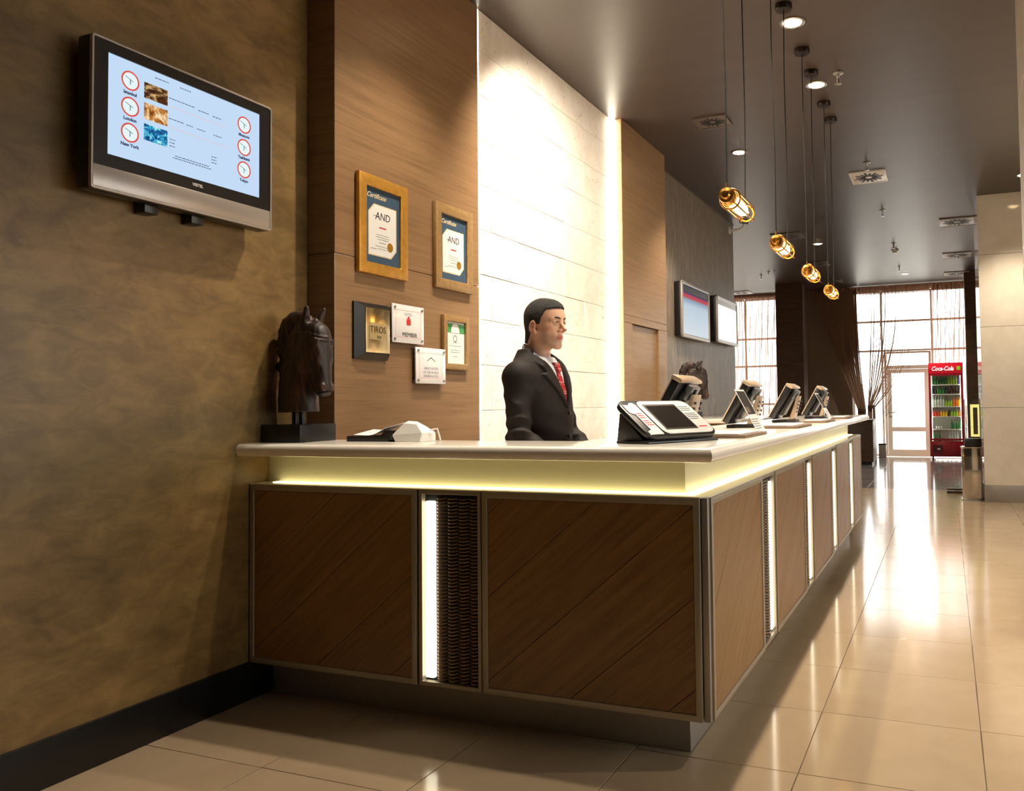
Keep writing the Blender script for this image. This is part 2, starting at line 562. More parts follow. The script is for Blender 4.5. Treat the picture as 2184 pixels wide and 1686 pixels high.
plain('gold_frame', (198, 146, 60), 0.38, 0.55, noise=0.35, nscale=26, bump=0.3)
plain('bronze_frame', (158, 126, 82), 0.42, 0.35, noise=0.35, nscale=40, bump=0.4)
plain('blue_mat', (56, 84, 108), 0.6, noise=0.08, nscale=60)
plain('gold_leaf', (214, 166, 60), 0.3, 0.6)
plain('pale_gold', (226, 206, 158), 0.25, 0.7)
plain('cream_ink', (236, 214, 170), 0.5)
plain('ink', (40, 42, 60), 0.6)
plain('grey_ink', (160, 160, 165), 0.6)
plain('red_ink', (196, 36, 44), 0.6)
plain('pink_ink', (232, 150, 152), 0.6)
plain('green_ink', (70, 158, 84), 0.6)
plain('acrylic', (228, 226, 226), 0.15, coat=0.5)
plain('brass', (196, 140, 62), 0.28, 1.0)
plain('brass_plate', (240, 222, 180), 0.2, 1.0, noise=0.1, nscale=12)
plain('leather', (122, 100, 82), 0.5, bump=0.1, nscale=200)
plain('black_leather', (24, 22, 22), 0.42, bump=0.1, nscale=200)
plain('cord', (20, 16, 14), 0.6)
plain('vent_metal', (104, 90, 80), 0.4, 0.2)
plain('vent_grey', (160, 152, 146), 0.4, 0.2)
plain('vent_white', (226, 220, 216), 0.35)
plain('dark_canopy', (46, 34, 30), 0.32, 0.7)
plain('wave_slat', (150, 122, 94), 0.4, 0.3)
plain('wave_back', (60, 46, 34), 0.6)
def m_string(name, rgb, trans):
    m, nt, b = new_mat(name); nt.nodes.remove(b)
    d = nt.nodes.new('ShaderNodeBsdfDiffuse'); d.inputs['Color'].default_value = (*s2l(rgb), 1)
    tl = nt.nodes.new('ShaderNodeBsdfTranslucent'); tl.inputs['Color'].default_value = (*s2l(rgb), 1)
    tp = nt.nodes.new('ShaderNodeBsdfTransparent')
    a = nt.nodes.new('ShaderNodeMixShader'); a.inputs['Fac'].default_value = 0.35
    c = nt.nodes.new('ShaderNodeMixShader'); c.inputs['Fac'].default_value = trans
    nt.links.new(d.outputs['BSDF'], a.inputs[1]); nt.links.new(tl.outputs['BSDF'], a.inputs[2])
    nt.links.new(a.outputs['Shader'], c.inputs[1]); nt.links.new(tp.outputs['BSDF'], c.inputs[2])
    nt.links.new(c.outputs['Shader'], nt.nodes['Material Output'].inputs['Surface'])
m_string('curtain_string', (172, 142, 120), 0.0)
m_string('sheer_string', (206, 164, 138), 0.35)
m_string('heading_cloth', (170, 128, 102), 0.35)
plain('window_alu', (246, 238, 230), 0.4)
plain('grey_wall', (126, 110, 95), 0.6, noise=0.06, nscale=3)
plain('lobby_wall', (188, 168, 140), 0.6, noise=0.06, nscale=3)
plain('fridge_red', (150, 12, 30), 0.3)
plain('fridge_sign', (206, 16, 40), 0.35, emit=(214, 20, 44), estr=0.3)
plain('fridge_inner', (226, 226, 214), 0.5)
plain('sign_white', (250, 250, 250), 0.4, emit=(255, 255, 255), estr=0.8)
plain('sign_green', (120, 190, 40), 0.4, emit=(120, 190, 40), estr=0.5)
plain('pavement', (214, 208, 200), 0.8)
plain('concrete', (222, 216, 208), 0.8, noise=0.05)
for nm, c in dict(green=(28, 120, 44), dark=(30, 34, 24), brown=(58, 32, 16), clear=(196, 206, 196), orange=(232, 110, 20), yellow=(236, 196, 40), lime=(150, 196, 40), violet=(86, 72, 170), red=(206, 60, 30)).items():
    plain('drink_' + nm, c, 0.15, coat=0.6)
thin_glass('pane_glass', (0.98, 0.99, 0.98))
thin_glass('lamp_glass', (1.0, 0.95, 0.85))
thin_glass('acrylic_clear', (0.97, 0.97, 0.97))
emitter('led_warm', (255, 238, 172), 4.6)
emitter('led_tube', (255, 244, 214), 5.0)
emitter('led_stone', (255, 242, 216), 14.0)
emitter('bulb', (255, 204, 120), 28.0)
emitter('downlight_bulb', (255, 214, 160), 30.0)
emitter('fridge_lamp', (248, 255, 240), 9.0)
emitter('case_lamp', (255, 240, 140), 1.0)
# skin and cloth
def m_skin():
    m, nt, b = new_mat('skin')
    v = coords(nt, (1, 1, 1)); n = noise_tex(nt, v, 60, 4)
    c = mixc(nt, n.outputs['Fac'], (222, 172, 142), (232, 184, 154))
    for nm, col, k in (('stubble', (196, 156, 132), 0.85), ('lips', (198, 122, 106), 1.0), ('ruddy', (226, 156, 134), 0.6)):
        a = nt.nodes.new('ShaderNodeAttribute'); a.attribute_name = nm
        mu = nt.nodes.new('ShaderNodeMath'); mu.operation = 'MULTIPLY'; mu.inputs[1].default_value = k
        nt.links.new(a.outputs['Fac'], mu.inputs[0])
        c = mixc(nt, mu.outputs['Value'], c, col)
    nt.links.new(c, b.inputs['Base Color']); b.inputs['Roughness'].default_value = 0.48
m_skin()
MATS['skin'].node_tree.nodes['Principled BSDF'].inputs['Subsurface Weight'].default_value = 0.08
MATS['skin'].node_tree.nodes['Principled BSDF'].inputs['Subsurface Radius'].default_value = (0.02, 0.008, 0.004)
plain('lip', (200, 124, 106), 0.45)
plain('hair', (26, 19, 15), 0.55, bump=0.9, nscale=330, noise=0.5)
plain('stubble', (206, 164, 138), 0.55, noise=0.08, nscale=300)
plain('eye_white', (222, 212, 204), 0.25)
plain('iris', (40, 24, 16), 0.2)
plain('suit', (29, 19, 15), 0.7, spec=0.3, noise=0.08, nscale=250)
plain('shirt', (232, 234, 240), 0.7)
plain('shoe', (18, 14, 12), 0.3)
def m_tie():
    m, nt, b = new_mat('tie_cloth')
    v = coords(nt, (1, 1, 1))
    vo = nt.nodes.new('ShaderNodeTexVoronoi'); vo.inputs['Scale'].default_value = 95; vo.inputs['Randomness'].default_value = 0.15
    nt.links.new(v, vo.inputs['Vector'])
    r = ramp(nt, [(0.0, (238, 214, 210)), (0.24, (238, 214, 210)), (0.3, (170, 22, 30)), (1, (160, 18, 26))])
    nt.links.new(vo.outputs['Distance'], r.inputs['Fac'])
    nt.links.new(r.outputs['Color'], b.inputs['Base Color']); b.inputs['Roughness'].default_value = 0.5
m_tie()

# ------------------------------------------------------------------ floor
GX, GY, TX, TY = 2.3797, 0.0882, 0.5982, 0.5964
floor = struct(MB().box(-6, 8, -7, YF + 0.3, -0.25, -0.004).build('floor', 'floor_base'))
YDARK = GY + 16 * TY      # the dark tiles begin here
tile_me = {}
def tile(i, j, mat):
    g = 0.0016
    if mat not in tile_me:
        o = MB().box(g, TX - g, g, TY - g, -0.012, 0.0).build('tile', mat, floor, bevel=0.0012, seg=1)
        tile_me[mat] = o.data
    else:
        o = link('tile', tile_me[mat], None, floor)
    o.location = (GX + i * TX, GY + j * TY, 0)
    return o
for j in range(-4, 16):
    for i in range(-4, 4):
        x0, y0 = GX + i * TX, GY + j * TY
        if x0 + TX < 0.02 or (x0 + TX < 2.0 and y0 > 0.13): continue
        if x0 > 3.1 and y0 > 8.0: continue
        # keep to what the view can reach
        if y0 < -1.7 and x0 < 0.8: continue
        tile(i, j, 'floor_tile')
for j in range(16, 28):
    for i in range(-7, 3):
        x0, y0 = GX + i * TX, GY + j * TY
        if y0 + TY > YF - 0.05 or x0 + TX < 0.3: continue
        tile(i, j, 'dark_tile')

# ------------------------------------------------------------------ ceiling and shell
ceiling = struct(MB().box(-6, 8, -7, YF + 0.3, HC, HC + 0.2).build('ceiling', 'ceiling_paint'))
struct(MB().box(-0.3, 0, -7, YW0 + 0.02, 0, HC).build('wall_left', 'plaster'))
struct(MB().box(0, 0.016, -7, 0.126, 0, 0.165).build('baseboard_left', 'black_base', bevel=0.003))
struct(MB().box(7.7, 8, -7, -1.5, 0, HC).box(7.7, 8, 5.0, YF, 0, HC).box(7.7, 8, -1.5, 5.0, 0, 0.9).box(7.7, 8, -1.5, 5.0, 2.9, HC).build('wall_right', 'lobby_wall'))
struct(MB().box(-0.3, 8, -7.2, -7, 0, HC).build('wall_back', 'lobby_wall'))
struct(MB().box(-6, -5.8, 8.4, YF, 0, HC).build('wall_lounge', 'grey_wall'))
struct(MB().box(-6, XD, YD1 - 0.3, YD1, 0, HC).build('wall_return', 'brushed_wall'))

# wood clad wall behind the counter: every sheet of veneer is a piece
ww = struct(MB().box(-0.3, XW - 0.014, YW0 + 0.014, YW1, 0, HC).build('wall_wood', 'black_gap'))
for z0, z1 in ((0, 2.019), (2.022, HC)):
    MB().box(XW - 0.014, XW, YW0 + 0.001, YW1, z0, z1).build('panel', 'oak_wall', ww, bevel=0.001, seg=1)
    MB().box(0.002, XW - 0.001, YW0, YW0 + 0.014, z0, z1).build('panel', 'oak_wall', ww, bevel=0.001, seg=1)

# stone wall: slabs in running bond
XS = XW - 0.006
sw = struct(MB().box(-0.3, XS - 0.02, YW1, YS1, 0, HC).build('wall_stone', 'stone_joint'))
zc = [3.81, 3.546, 3.258, 2.97, 2.682, 2.394, 2.106, 1.818, 1.53, 1.242, 0.954, 0.666, 0.378, 0.0]
slab_cache = {}
for k in range(len(zc) - 1):
    j0 = 1.83 if k % 2 == 0 else 2.195
    ys = [YW1 + 0.012] + [j0 + 0.735 * q for q in range(4) if YW1 + 0.1 < j0 + 0.735 * q < YS1 - 0.1] + [YS1 - 0.075]
    for a, bb in zip(ys[:-1], ys[1:]):
        dx = random.uniform(-0.0015, 0.0015)
        MB().box(XS - 0.02, XS + dx, a + 0.0012, bb - 0.0012, zc[k + 1] + 0.0012, zc[k] - 0.0012).build('stone_slab', 'stone', sw, bevel=0.002, seg=1)
for nm, y0, y1, x1 in (('led_strip', YS1 - 0.072, YS1 - 0.012, XS + 0.04), ('led_strip', YW1 + 0.001, YW1 + 0.011, XS + 0.006)):
    MB().box(XS - 0.02, x1, y0, y1, 0.02, HC - 0.01).build(nm, 'led_stone', sw)

# wood pier with its flush door
wp = struct(MB().box(-0.3, XC - 0.04, YS1 + 0.014, YC1, 0, HC).build('wall_pier', 'black_gap'))
DY0, DY1, DZ = 4.17, 4.90, 1.995
PB = 'oak_pier'
MB().box(XW - 0.1, XC, YS1, YS1 + 0.014, 0, HC).build('panel', PB, wp, bevel=0.001, seg=1)
MB().box(XC - 0.036, XC, YS1 + 0.0145, YC1, 2.066, HC).build('panel', PB, wp, bevel=0.001, seg=1)
MB().box(XC - 0.036, XC, YS1 + 0.0145, YC1, DZ + 0.003, 2.063).build('panel', PB, wp, bevel=0.001, seg=1)
MB().box(XC - 0.036, XC, YS1 + 0.0145, DY0 - 0.004, 0, DZ).build('panel', PB, wp, bevel=0.001, seg=1)
MB().box(XC - 0.036, XC, DY1 + 0.004, YC1, 0, DZ).build('panel', PB, wp, bevel=0.001, seg=1)
dr = struct(MB().box(XC - 0.038, XC - 0.024, DY0, DY1, 0.005, DZ - 0.004).build('door_1', PB, bevel=0.001, seg=1))
MB().box(XC - 0.024, XC + 0.02, DY1 - 0.09, DY1 - 0.07, 0.95, 1.1).build('handle', 'steel', dr, bevel=0.004)
struct(MB().box(-0.3, XD, YC1, YD1 - 0.3, 0, HC).build('wall_dark', 'brushed_wall'))
struct(MB().box(XD, XD + 0.012, YC1, YD1, HC - 0.016, HC).build('trim_1', 'vent_metal', bevel=0.002))

# ------------------------------------------------------------------ window wall
wf = struct(MB().box(-6, -3.4, YF, YF + 0.25, 0, HC).box(-0.62, 0.9, YF, YF + 0.25, 0, HC).box(4.9, 8, YF, YF + 0.25, 0, HC)
            .box(-3.4, -0.62, YF, YF + 0.25, 3.72, HC).box(0.9, 4.9, YF, YF + 0.25, 3.74, HC).box(-3.4, -0.62, YF, YF + 0.25, 0, 0.25).build('wall_window', 'grey_wall'))
def window(name, xs, zs, skip=()):
    w = struct(thing(name, (0, YF + 0.12, 0), None, None))
    fr = MB()
    for x in xs: fr.box(x - 0.022, x + 0.022, -0.03, 0.03, zs[0], zs[-1])
    for a, b_ in zip(xs[:-1], xs[1:]):
        for z in zs:
            if not ((a, z) in skip): fr.box(a + 0.022, b_ - 0.022, -0.025, 0.025, z - 0.022, z + 0.022)
    fr.build('window_frame', 'window_alu', w)
    for a, b_ in zip(xs[:-1], xs[1:]):
        for z0, z1 in zip(zs[:-1], zs[1:]):
            if (a, z0) in skip: continue
            MB().box(a + 0.022, b_ - 0.022, -0.004, 0.004, z0 + 0.022, z1 - 0.022).build('pane', 'pane_glass', w)
    return w
window('window_1', [0.93, 1.56, 2.62, 3.45, 4.87], [0.03, 2.37, 3.03, 3.71], skip=((1.56, 0.03),))
w4 = window('fill_window', [-4.97, -3.4, -1.8, -0.2, 1.47], [0.93, 2.87]); w4.location = (7.85, 0, 0); w4.rotation_euler = (0, 0, -PI / 2)  # unseen window in the right wall, put in for daylight fill
struct(MB().box(8.05, 40, -7.2, YF + 0.25, -0.2, -0.03).build('courtyard', 'pavement'))
window('window_2', [-3.37, -2.45, -1.55, -0.65], [0.28, 1.2, 2.10, 2.75, 3.69])
door = struct(thing('door_2', (1.62, YF + 0.10, 0), None, None))
MB().ring(rect(-0.02, 0.97, 0.005, 2.34), rect(0.03, 0.92, 0.035, 2.30), 'y', -0.05, 0.05).box(0.03, 0.92, -0.05, 0.05, 1.95, 2.03).build('door_frame', 'window_alu', door)
leaf = MB().ring(rect(0.035, 0.915, 0.03, 1.945), rect(0.13, 0.82, 0.16, 1.86), 'y', -0.03, 0.03).box(0.13, 0.82, -0.03, 0.03, 0.56, 0.66).build('door_leaf', 'window_alu', door, bevel=0.004)
MB().box(0.13, 0.82, -0.004, 0.004, 0.66, 1.86).build('pane', 'pane_glass', leaf)
MB().box(0.13, 0.82, -0.004, 0.004, 0.16, 0.56).build('pane', 'pane_glass', leaf)
MB().box(0.03, 0.92, -0.004, 0.004, 2.03, 2.30).build('pane', 'pane_glass', door)
MB().tube([(0.08, -0.03, 0.98), (0.08, -0.09, 0.98), (0.2, -0.09, 0.985)], 0.012, 8).build('handle', 'steel', leaf)
struct(MB().box(-14, 18, YF + 0.3, 60, -0.2, -0.03).build('pavement', 'pavement'))
tag(MB().box(-10, 14, 34, 34.4, -0.03, 0.9).box(-10, 14, 33.95, 34.45, 0.9, 0.98).build('low_wall', 'concrete'), 'pale low wall across the street outside the glass door', 'wall')

for nm_, loc_, sz, rx in (('window_portal', (2.9, YF + 0.30, 1.9), (4.0, 3.7), -PI / 2), ('window_portal', (-2.0, YF + 0.30, 2.0), (2.8, 3.5), -PI / 2), ('window_portal', (8.05, 1.75, 1.9), (2.0, 6.5), (0, PI / 2, 0))):
    ld = bpy.data.lights.new(nm_, 'AREA'); ld.shape = 'RECTANGLE'; ld.size, ld.size_y = sz; ld.cycles.is_portal = True
    lo = bpy.data.objects.new(nm_, ld); COL.objects.link(lo); lo.location = loc_; lo.rotation_euler = rx if isinstance(rx, tuple) else (rx, 0, 0)

# dark wood columns in front of the windows
def clad_column(name, x0, x1, y0, y1, mat, base=None, joints=(), mbase=None, bh=0.0):
    o = struct(MB().box(x0 + 0.012, x1 - 0.012, y0 + 0.012, y1 - 0.012, 0, HC).build(name, 'black_gap'))
    zz = [bh] + list(joints) + [HC]
    for a, b_ in zip(zz[:-1], zz[1:]):
        a2, b2 = a + 0.0015, b_ - 0.0015
        MB().box(x0, x1, y0, y0 + 0.012, a2, b2).build('panel', mat, o, bevel=0.0015, seg=1)
        MB().box(x0, x1, y1 - 0.012, y1, a2, b2).build('panel', mat, o, bevel=0.0015, seg=1)
        MB().box(x0, x0 + 0.012, y0 + 0.012, y1 - 0.012, a2, b2).build('panel', mat, o, bevel=0.0015, seg=1)
        MB().box(x1 - 0.012, x1, y0 + 0.012, y1 - 0.012, a2, b2).build('panel', mat, o, bevel=0.0015, seg=1)
    if bh:
        MB().box(x0 - 0.006, x1 + 0.006, y0 - 0.006, y1 + 0.006, 0, bh).build('plinth', mbase, o, bevel=0.003)
    return o
clad_column('wall_column_1', -0.52, 0.06, 15.0, 15.55, 'dark_wood', joints=(2.75,))
clad_column('wall_column_2', 3.275, 3.62, 14.95, 15.5, 'dark_wood', joints=(2.75,))
clad_column('wall_marble', 3.30, 6.0, 8.32, 9.55, 'marble', joints=(1.16, 2.16, 3.06), bh=0.205, mbase='kick_steel')
clad_column('wall_marble_near', 3.332, 4.0, 2.0, 2.6, 'marble', joints=(1.16, 2.16, 3.06), bh=0.205, mbase='kick_steel')

# ------------------------------------------------------------------ ceiling fittings
def downlight(x, y, label, power, ang=105, blend=0.6, aim=None):
    t = thing('downlight', (x, y, HC), label, 'ceiling light')
    MB().lathe([(0.064, 0.0), (0.085, 0.0), (0.085, -0.006), (0.075, -0.010), (0.064, -0.006)], n=28).build('trim_ring', 'steel', t, smooth=40)
    MB().lathe([(0.0005, -0.001), (0.063, -0.001), (0.063, -0.007), (0.04, -0.014), (0.0005, -0.016)], n=24).build('lamp', 'downlight_bulb', t, smooth=40)
    ld = bpy.data.lights.new('spot', 'SPOT')
    ld.energy = power; ld.color = (1.0, 0.88, 0.71); ld.spot_size = math.radians(ang); ld.spot_blend = blend; ld.shadow_soft_size = 0.04
    lo = bpy.data.objects.new('spot', ld); COL.objects.link(lo); lo.parent = t; lo.location = (0, 0, -0.03)
    if aim: lo.rotation_euler = (Vector(aim) - Vector((x, y, HC - 0.03))).to_track_quat('-Z', 'Y').to_euler()
    return t
PA, PB2 = 165, 210
downlight(1.99, 0.33, 'ceiling downlight over the near counter corner, out of view', PA)
downlight(1.99, 1.50, 'ceiling downlight above the counter, out of view over the first pendant', PA)
downlight(1.99, 2.67, 'largest glowing ceiling downlight at the top edge by a dark canopy', PA)
downlight(1.98, 3.84, 'glowing ceiling downlight between the two middle pairs of dark canopies', PA)
downlight(0.99, 0.75, 'ceiling downlight over the back aisle, near the television wall', 210)
downlight(0.99, 1.72, 'ceiling downlight over the back aisle in front of the stone wall', 680, ang=120, blend=1.0, aim=(0.16, 3.6, 0.9))
downlight(0.99, 5.35, 'glowing ceiling downlight between the cords of the largest pendant lamp', PB2)
downlight(1.01, 10.68, 'tiny bright ceiling downlight above the third pendant lamp', 420)
downlight(2.17, 14.68, 'faint ceiling downlight just before the big window', 320)
downlight(3.77, 7.5, 'ceiling downlight right above the marble pier at the picture edge', 260)
downlight(4.6, 1.0, 'added fill downlight in the lobby to the right, out of view', 150)  # unseen lamp, added as warm fill from the lobby
downlight(4.9, 12.2, 'added fill downlight in the lobby behind the marble pier, out of view', 420)  # hidden lamp, added to brighten the far interior
downlight(-2.4, 11.6, 'added fill downlight in the lounge behind the dark wall, out of view', 420)  # hidden on the lounge side, added for more light at the far end
downlight(4.6, 4.6, 'added fill downlight in the lobby beyond the near marble pier, out of view', 150)  # another unseen lobby lamp, added only as fill

def vent(x, y, w, l, mat, label):
    t = thing('ceiling_vent', (x, y, HC), label, 'air vent', group='square swirl vents in the ceiling')
    p = MB().box(-w / 2, w / 2, -l / 2, l / 2, -0.012, 0.0).build('plate', mat, t, bevel=0.003)
    MB().ring(rect(-w / 2 - 0.006, w / 2 + 0.006, -l / 2 - 0.006, l / 2 + 0.006), rect(-w / 2 + 0.006, w / 2 - 0.006, -l / 2 + 0.006, l / 2 - 0.006), 'z', -0.016, 0.0).build('rim', mat, t)
    for k in range(16):
        a = 2 * PI * (k + 0.5) / 16
        r0, r1 = 0.07, 0.42 * (1.0 if k % 2 else 0.86)
        mb = MB().box(r0 * w * 1.4, r1 * w * 1.0, -0.014 * w / 0.4, 0.014 * w / 0.4, -0.0135, -0.011)
        mb.xform(Matrix.Diagonal((1, l / w, 1, 1)) @ Matrix.Rotation(a, 4, 'Z')).build('slot', 'black_gap', t)
    return t
vent(0.985, 4.34, 0.29, 0.28, 'vent_metal', 'dark square ceiling vent left of the largest pendant lamp')
vent(2.13, 6.85, 0.38, 0.48, 'vent_white', 'white square ceiling vent with dark slots, the brightest one')
vent(3.09, 9.84, 0.46, 0.55, 'vent_grey', 'grey ceiling vent beside the marble pier, nearest of three')
vent(3.12, 12.8, 0.46, 0.55, 'vent_grey', 'grey ceiling vent beside the marble pier, middle of three')
vent(3.14, 15.1, 0.46, 0.5, 'vent_grey', 'grey ceiling vent nearest the big window, before the dark column')
vent(0.675, 9.85, 0.44, 0.5, 'vent_metal', 'dark ceiling vent above the second pendant lamp')
vent(0.69, 12.66, 0.44, 0.5, 'vent_metal', 'dark ceiling vent above the third pendant lamp')
vent(0.65, 15.1, 0.44, 0.5, 'vent_metal', 'dark ceiling vent behind the smallest pendant lamp')
vent(-1.5, 16.0, 0.44, 0.5, 'vent_white', 'pale ceiling vent before the left window with sheer strings')

def sprinkler(x, y, label, s=1.0):
    t = thing('sprinkler', (x, y, HC), label, 'sprinkler', group='sprinkler heads on the ceiling')
    MB().lathe([(0.035 * s, 0), (0.035 * s, -0.005), (0.012 * s, -0.012), (0.010 * s, -0.03), (0.006 * s, -0.04)], n=16).build('rose', 'steel', t, smooth=40)
    MB().cyl((0, 0, -0.03 * s), (0, 0, -0.07 * s), 0.006 * s, n=8).lathe([(0.0006, -0.068 * s), (0.022 * s, -0.07 * s), (0.022 * s, -0.073 * s), (0.0006, -0.075 * s)], n=14).build('deflector', 'steel', t)
sprinkler(2.17, 3.67, 'chrome sprinkler head right of the second downlight', 1.2)
sprinkler(2.16, 6.26, 'chrome sprinkler head just above the white vent', 1.2)
sprinkler(2.155, 8.64, 'chrome sprinkler head between the white vent and the smoke detector', 1.2)
sprinkler(2.15, 11.2, 'chrome sprinkler head right above the smoke detector', 1.2)
sprinkler(2.11, 13.7, 'small chrome sprinkler head beyond the smoke detector', 1.2)
sprinkler(-0.52, 13.56, 'chrome sprinkler head left of the pair near the dark column', 1.2)
sprinkler(-0.30, 13.2, 'left chrome sprinkler head of the pair near the dark column', 1.0)
sprinkler(-0.18, 13.15, 'right chrome sprinkler head of the pair near the dark column', 1.0)
t = thing('smoke_detector', (2.135, 11.8, HC), 'round white smoke detector on the ceiling over the aisle', 'smoke detector')
MB().lathe([(0.06, 0), (0.06, -0.02), (0.045, -0.028)], n=20).build('base', 'white_plastic', t, smooth=40)
MB().lathe([(0.04, -0.028), (0.036, -0.05), (0.02, -0.056), (0.0005, -0.057)], n=20).build('sensor_cap', 'white_plastic', t, smooth=40)

def pendant(yc, label):
    x, z, hl = 1.98, 2.215, 0.205
    t = thing('pendant_lamp', (x, yc, z), label, 'pendant lamp', group='caged brass pendant lamps over the counter')
    for s, dy in ((-1, -0.215), (1, 0.215)):
        yl = s * (hl - 0.02)
        cd = MB().tube([(0, yl, 0.045), (0.004, yl + 0.3 * (dy - yl), 0.5), (-0.003, yl + .7 * (dy - yl), 1.1), (0, dy, HC - z - 0.03)], 0.0035, 6).build('cord', 'cord', t)
        MB().lathe([(0.0005, HC - z), (0.055, HC - z), (0.055, HC - z - 0.03), (0.05, HC - z - 0.036), (0.0005, HC - z - 0.036)], (0, dy, 0), n=24).build('canopy', 'dark_canopy', t, smooth=40)
        MB().cyl((0, yl, 0.02), (0, yl, 0.06), 0.007, 0.004, n=10).build('ferrule', 'brass', t)
    MB().lathe([(0.0005, -hl - 0.02), (0.016, -hl - 0.018), (0.022, -hl - 0.005), (0.034, -hl + 0.0), (0.038, -hl + 0.02), (0.038, -hl + 0.06), (0.034, -hl + 0.07), (0.0005, -hl + 0.07)], axis='y', n=24).build('socket_cap', 'brass', t, smooth=40)
    gl = MB().lathe([(0.037, -hl + 0.07), (0.037, hl - 0.06), (0.03, hl - 0.03), (0.015, hl - 0.012), (0.0005, hl - 0.008)], axis='y', n=20).build('glass_tube', 'lamp_glass', t, smooth=60)
    MB().lathe([(0.0005, -hl + 0.075), (0.02, -hl + 0.08), (0.029, -hl + 0.12), (0.029, hl - 0.09), (0.02, hl - 0.045), (0.0005, hl - 0.035)], axis='y', n=16).build('bulb', 'bulb', t, smooth=60)
    cg = MB()
    for k in range(4):
        a = PI / 4 + k * PI / 2
        c, s_ = math.cos(a), math.sin(a)
        cg.tube([(0.038 * c, -hl + 0.03, 0.038 * s_), (0.047 * c, -hl + 0.08, 0.047 * s_), (0.047 * c, hl - 0.03, 0.047 * s_), (0.036 * c, hl, 0.036 * s_)], 0.0042, 6)
        cg.cyl((0.04 * c, hl - 0.004, 0.04 * s_), (0.046 * c, hl + 0.026, 0.046 * s_), 0.006, 0.004, n=8)
    for yy, rr in ((-hl + 0.08, 0.047), (hl - 0.002, 0.038)):
        cg.tube([(rr * math.cos(q * PI / 12), yy, rr * math.sin(q * PI / 12)) for q in range(25)], 0.005, 6)
    cg.build('cage', 'brass', t, smooth=50)
    return t
pendant(1.02, 'largest glowing brass pendant lamp, nearest over the counter')
pendant(2.19, 'second glowing brass pendant lamp from the front')
pendant(3.34, 'third glowing brass pendant lamp from the front')
pendant(4.48, 'smallest and farthest glowing brass pendant lamp, before the curtains')

# ------------------------------------------------------------------ reception counter
counter = thing('reception_counter', (0, 0, 0), 'L-shaped reception counter with diagonal wood panels in metal frames', 'counter')
XSd = CW + 0.03                       # plane of the side panels
MB().prism([(0.004, 0.03), (CW - 0.02, 0.03), (CW + 0.01, 0.06), (CW + 0.01, CL), (1.5, CL), (1.5, 0.345), (0.004, 0.345)], 'z', ZB, ZT - 0.004).build('core', 'black_gap', counter)
KX = CW - 0.0855
MB().prism([(0.017, 0.1264), (KX, 0.1264), (KX, CL - 0.05), (KX - 0.015, CL - 0.05), (KX - 0.015, 0.1414), (0.017, 0.1414)], 'z', 0.0, ZB).build('kick_plate', 'kick_steel', counter, bevel=0.002, seg=1)
FXs0 = 1.9915
# ledge with the light line, metal band above it
MB().prism([(0.003, 0.0), (CW, 0.0), (XSd, 0.03), (XSd, CL), (1.97, CL), (1.97, 0.125), (0.003, 0.125)], 'z', ZT - 0.004, ZT).build('ledge', 'worktop', counter)
led = MB().prism([(0.07, 0.066), (FXs0, 0.066), (FXs0, 0.104), (0.07, 0.104)], 'z', ZT + 0.0005, ZT + 0.003).build('light_line', 'led_warm', counter)
MB().prism([(1.992, 0.066), (2.032, 0.066), (2.032, CL - 0.03), (1.992, CL - 0.03)], 'z', ZT + 0.0005, ZT + 0.003).build('light_line', 'led_warm', counter)
FXs = 1.985
MB().box(0.002, FXs, 0.109, 0.125, ZT, 1.068).build('metal_band', 'fascia', counter)
for k, (y0, y1) in enumerate(((0.1255, 1.5), (1.503, 2.9), (2.903, 4.3), (4.303, CL))):
    MB().box(FXs - 0.016, FXs, y0, y1, ZT, 1.068).build('metal_band', 'fascia', counter)
MB().prism([(0.003, 0.126), (FXs - 0.017, 0.126), (FXs - 0.017, CL), (1.5, CL), (1.5, 0.345), (0.003, 0.345)], 'z', ZT, 1.068).build('upper_core', 'dark_wood', counter)
MB().box(CW + 0.002, CW + 0.026, 0.008, 0.034, ZB, ZT - 0.004).build('corner_post', 'kick_steel', counter, bevel=0.003)
MB().box(1.25, 1.5, 0.45, CL, 0.86, 0.89).build('staff_desk', 'oak_wall', counter, bevel=0.003)

def wood_panel(w, loc, rz):
    h = ZT - ZB - 0.006; fw = 0.024
    p = MB().box(0.004, w - 0.004, 0.008, 0.03, 0.004, h - 0.004).build('wood_panel', 'black_gap', counter, loc=loc, rz=rz)
    MB().ring(rect(0, w, 0, h), rect(fw, w - fw, fw, h - fw), 'y', -0.004, 0.028).build('metal_frame', 'alu_frame', p, bevel=0.0025, seg=2)
    n = (-math.sin(ANG), math.cos(ANG))
    lo, hi = fw + 0.001, None
    smn, smx = -w * math.sin(ANG), h * math.cos(ANG)
    s = smn + 0.10
    edges = [smn]
    while s < smx: edges.append(s); s += 0.245
    edges.append(smx + 0.01)
    for a, b_ in zip(edges[:-1], edges[1:]):
        poly = rect(lo, w - lo, lo, h - lo)
        poly = clip_poly(poly, n[0], n[1], b_ - 0.0009)
        if len(poly) > 2: poly = clip_poly(poly, -n[0], -n[1], -(a + 0.0009))
        if len(poly) > 2:
            MB().prism(poly, 'y', 0.0, 0.01).build('plank', 'oak_diagonal', p, bevel=0.0008, seg=1)
    return p

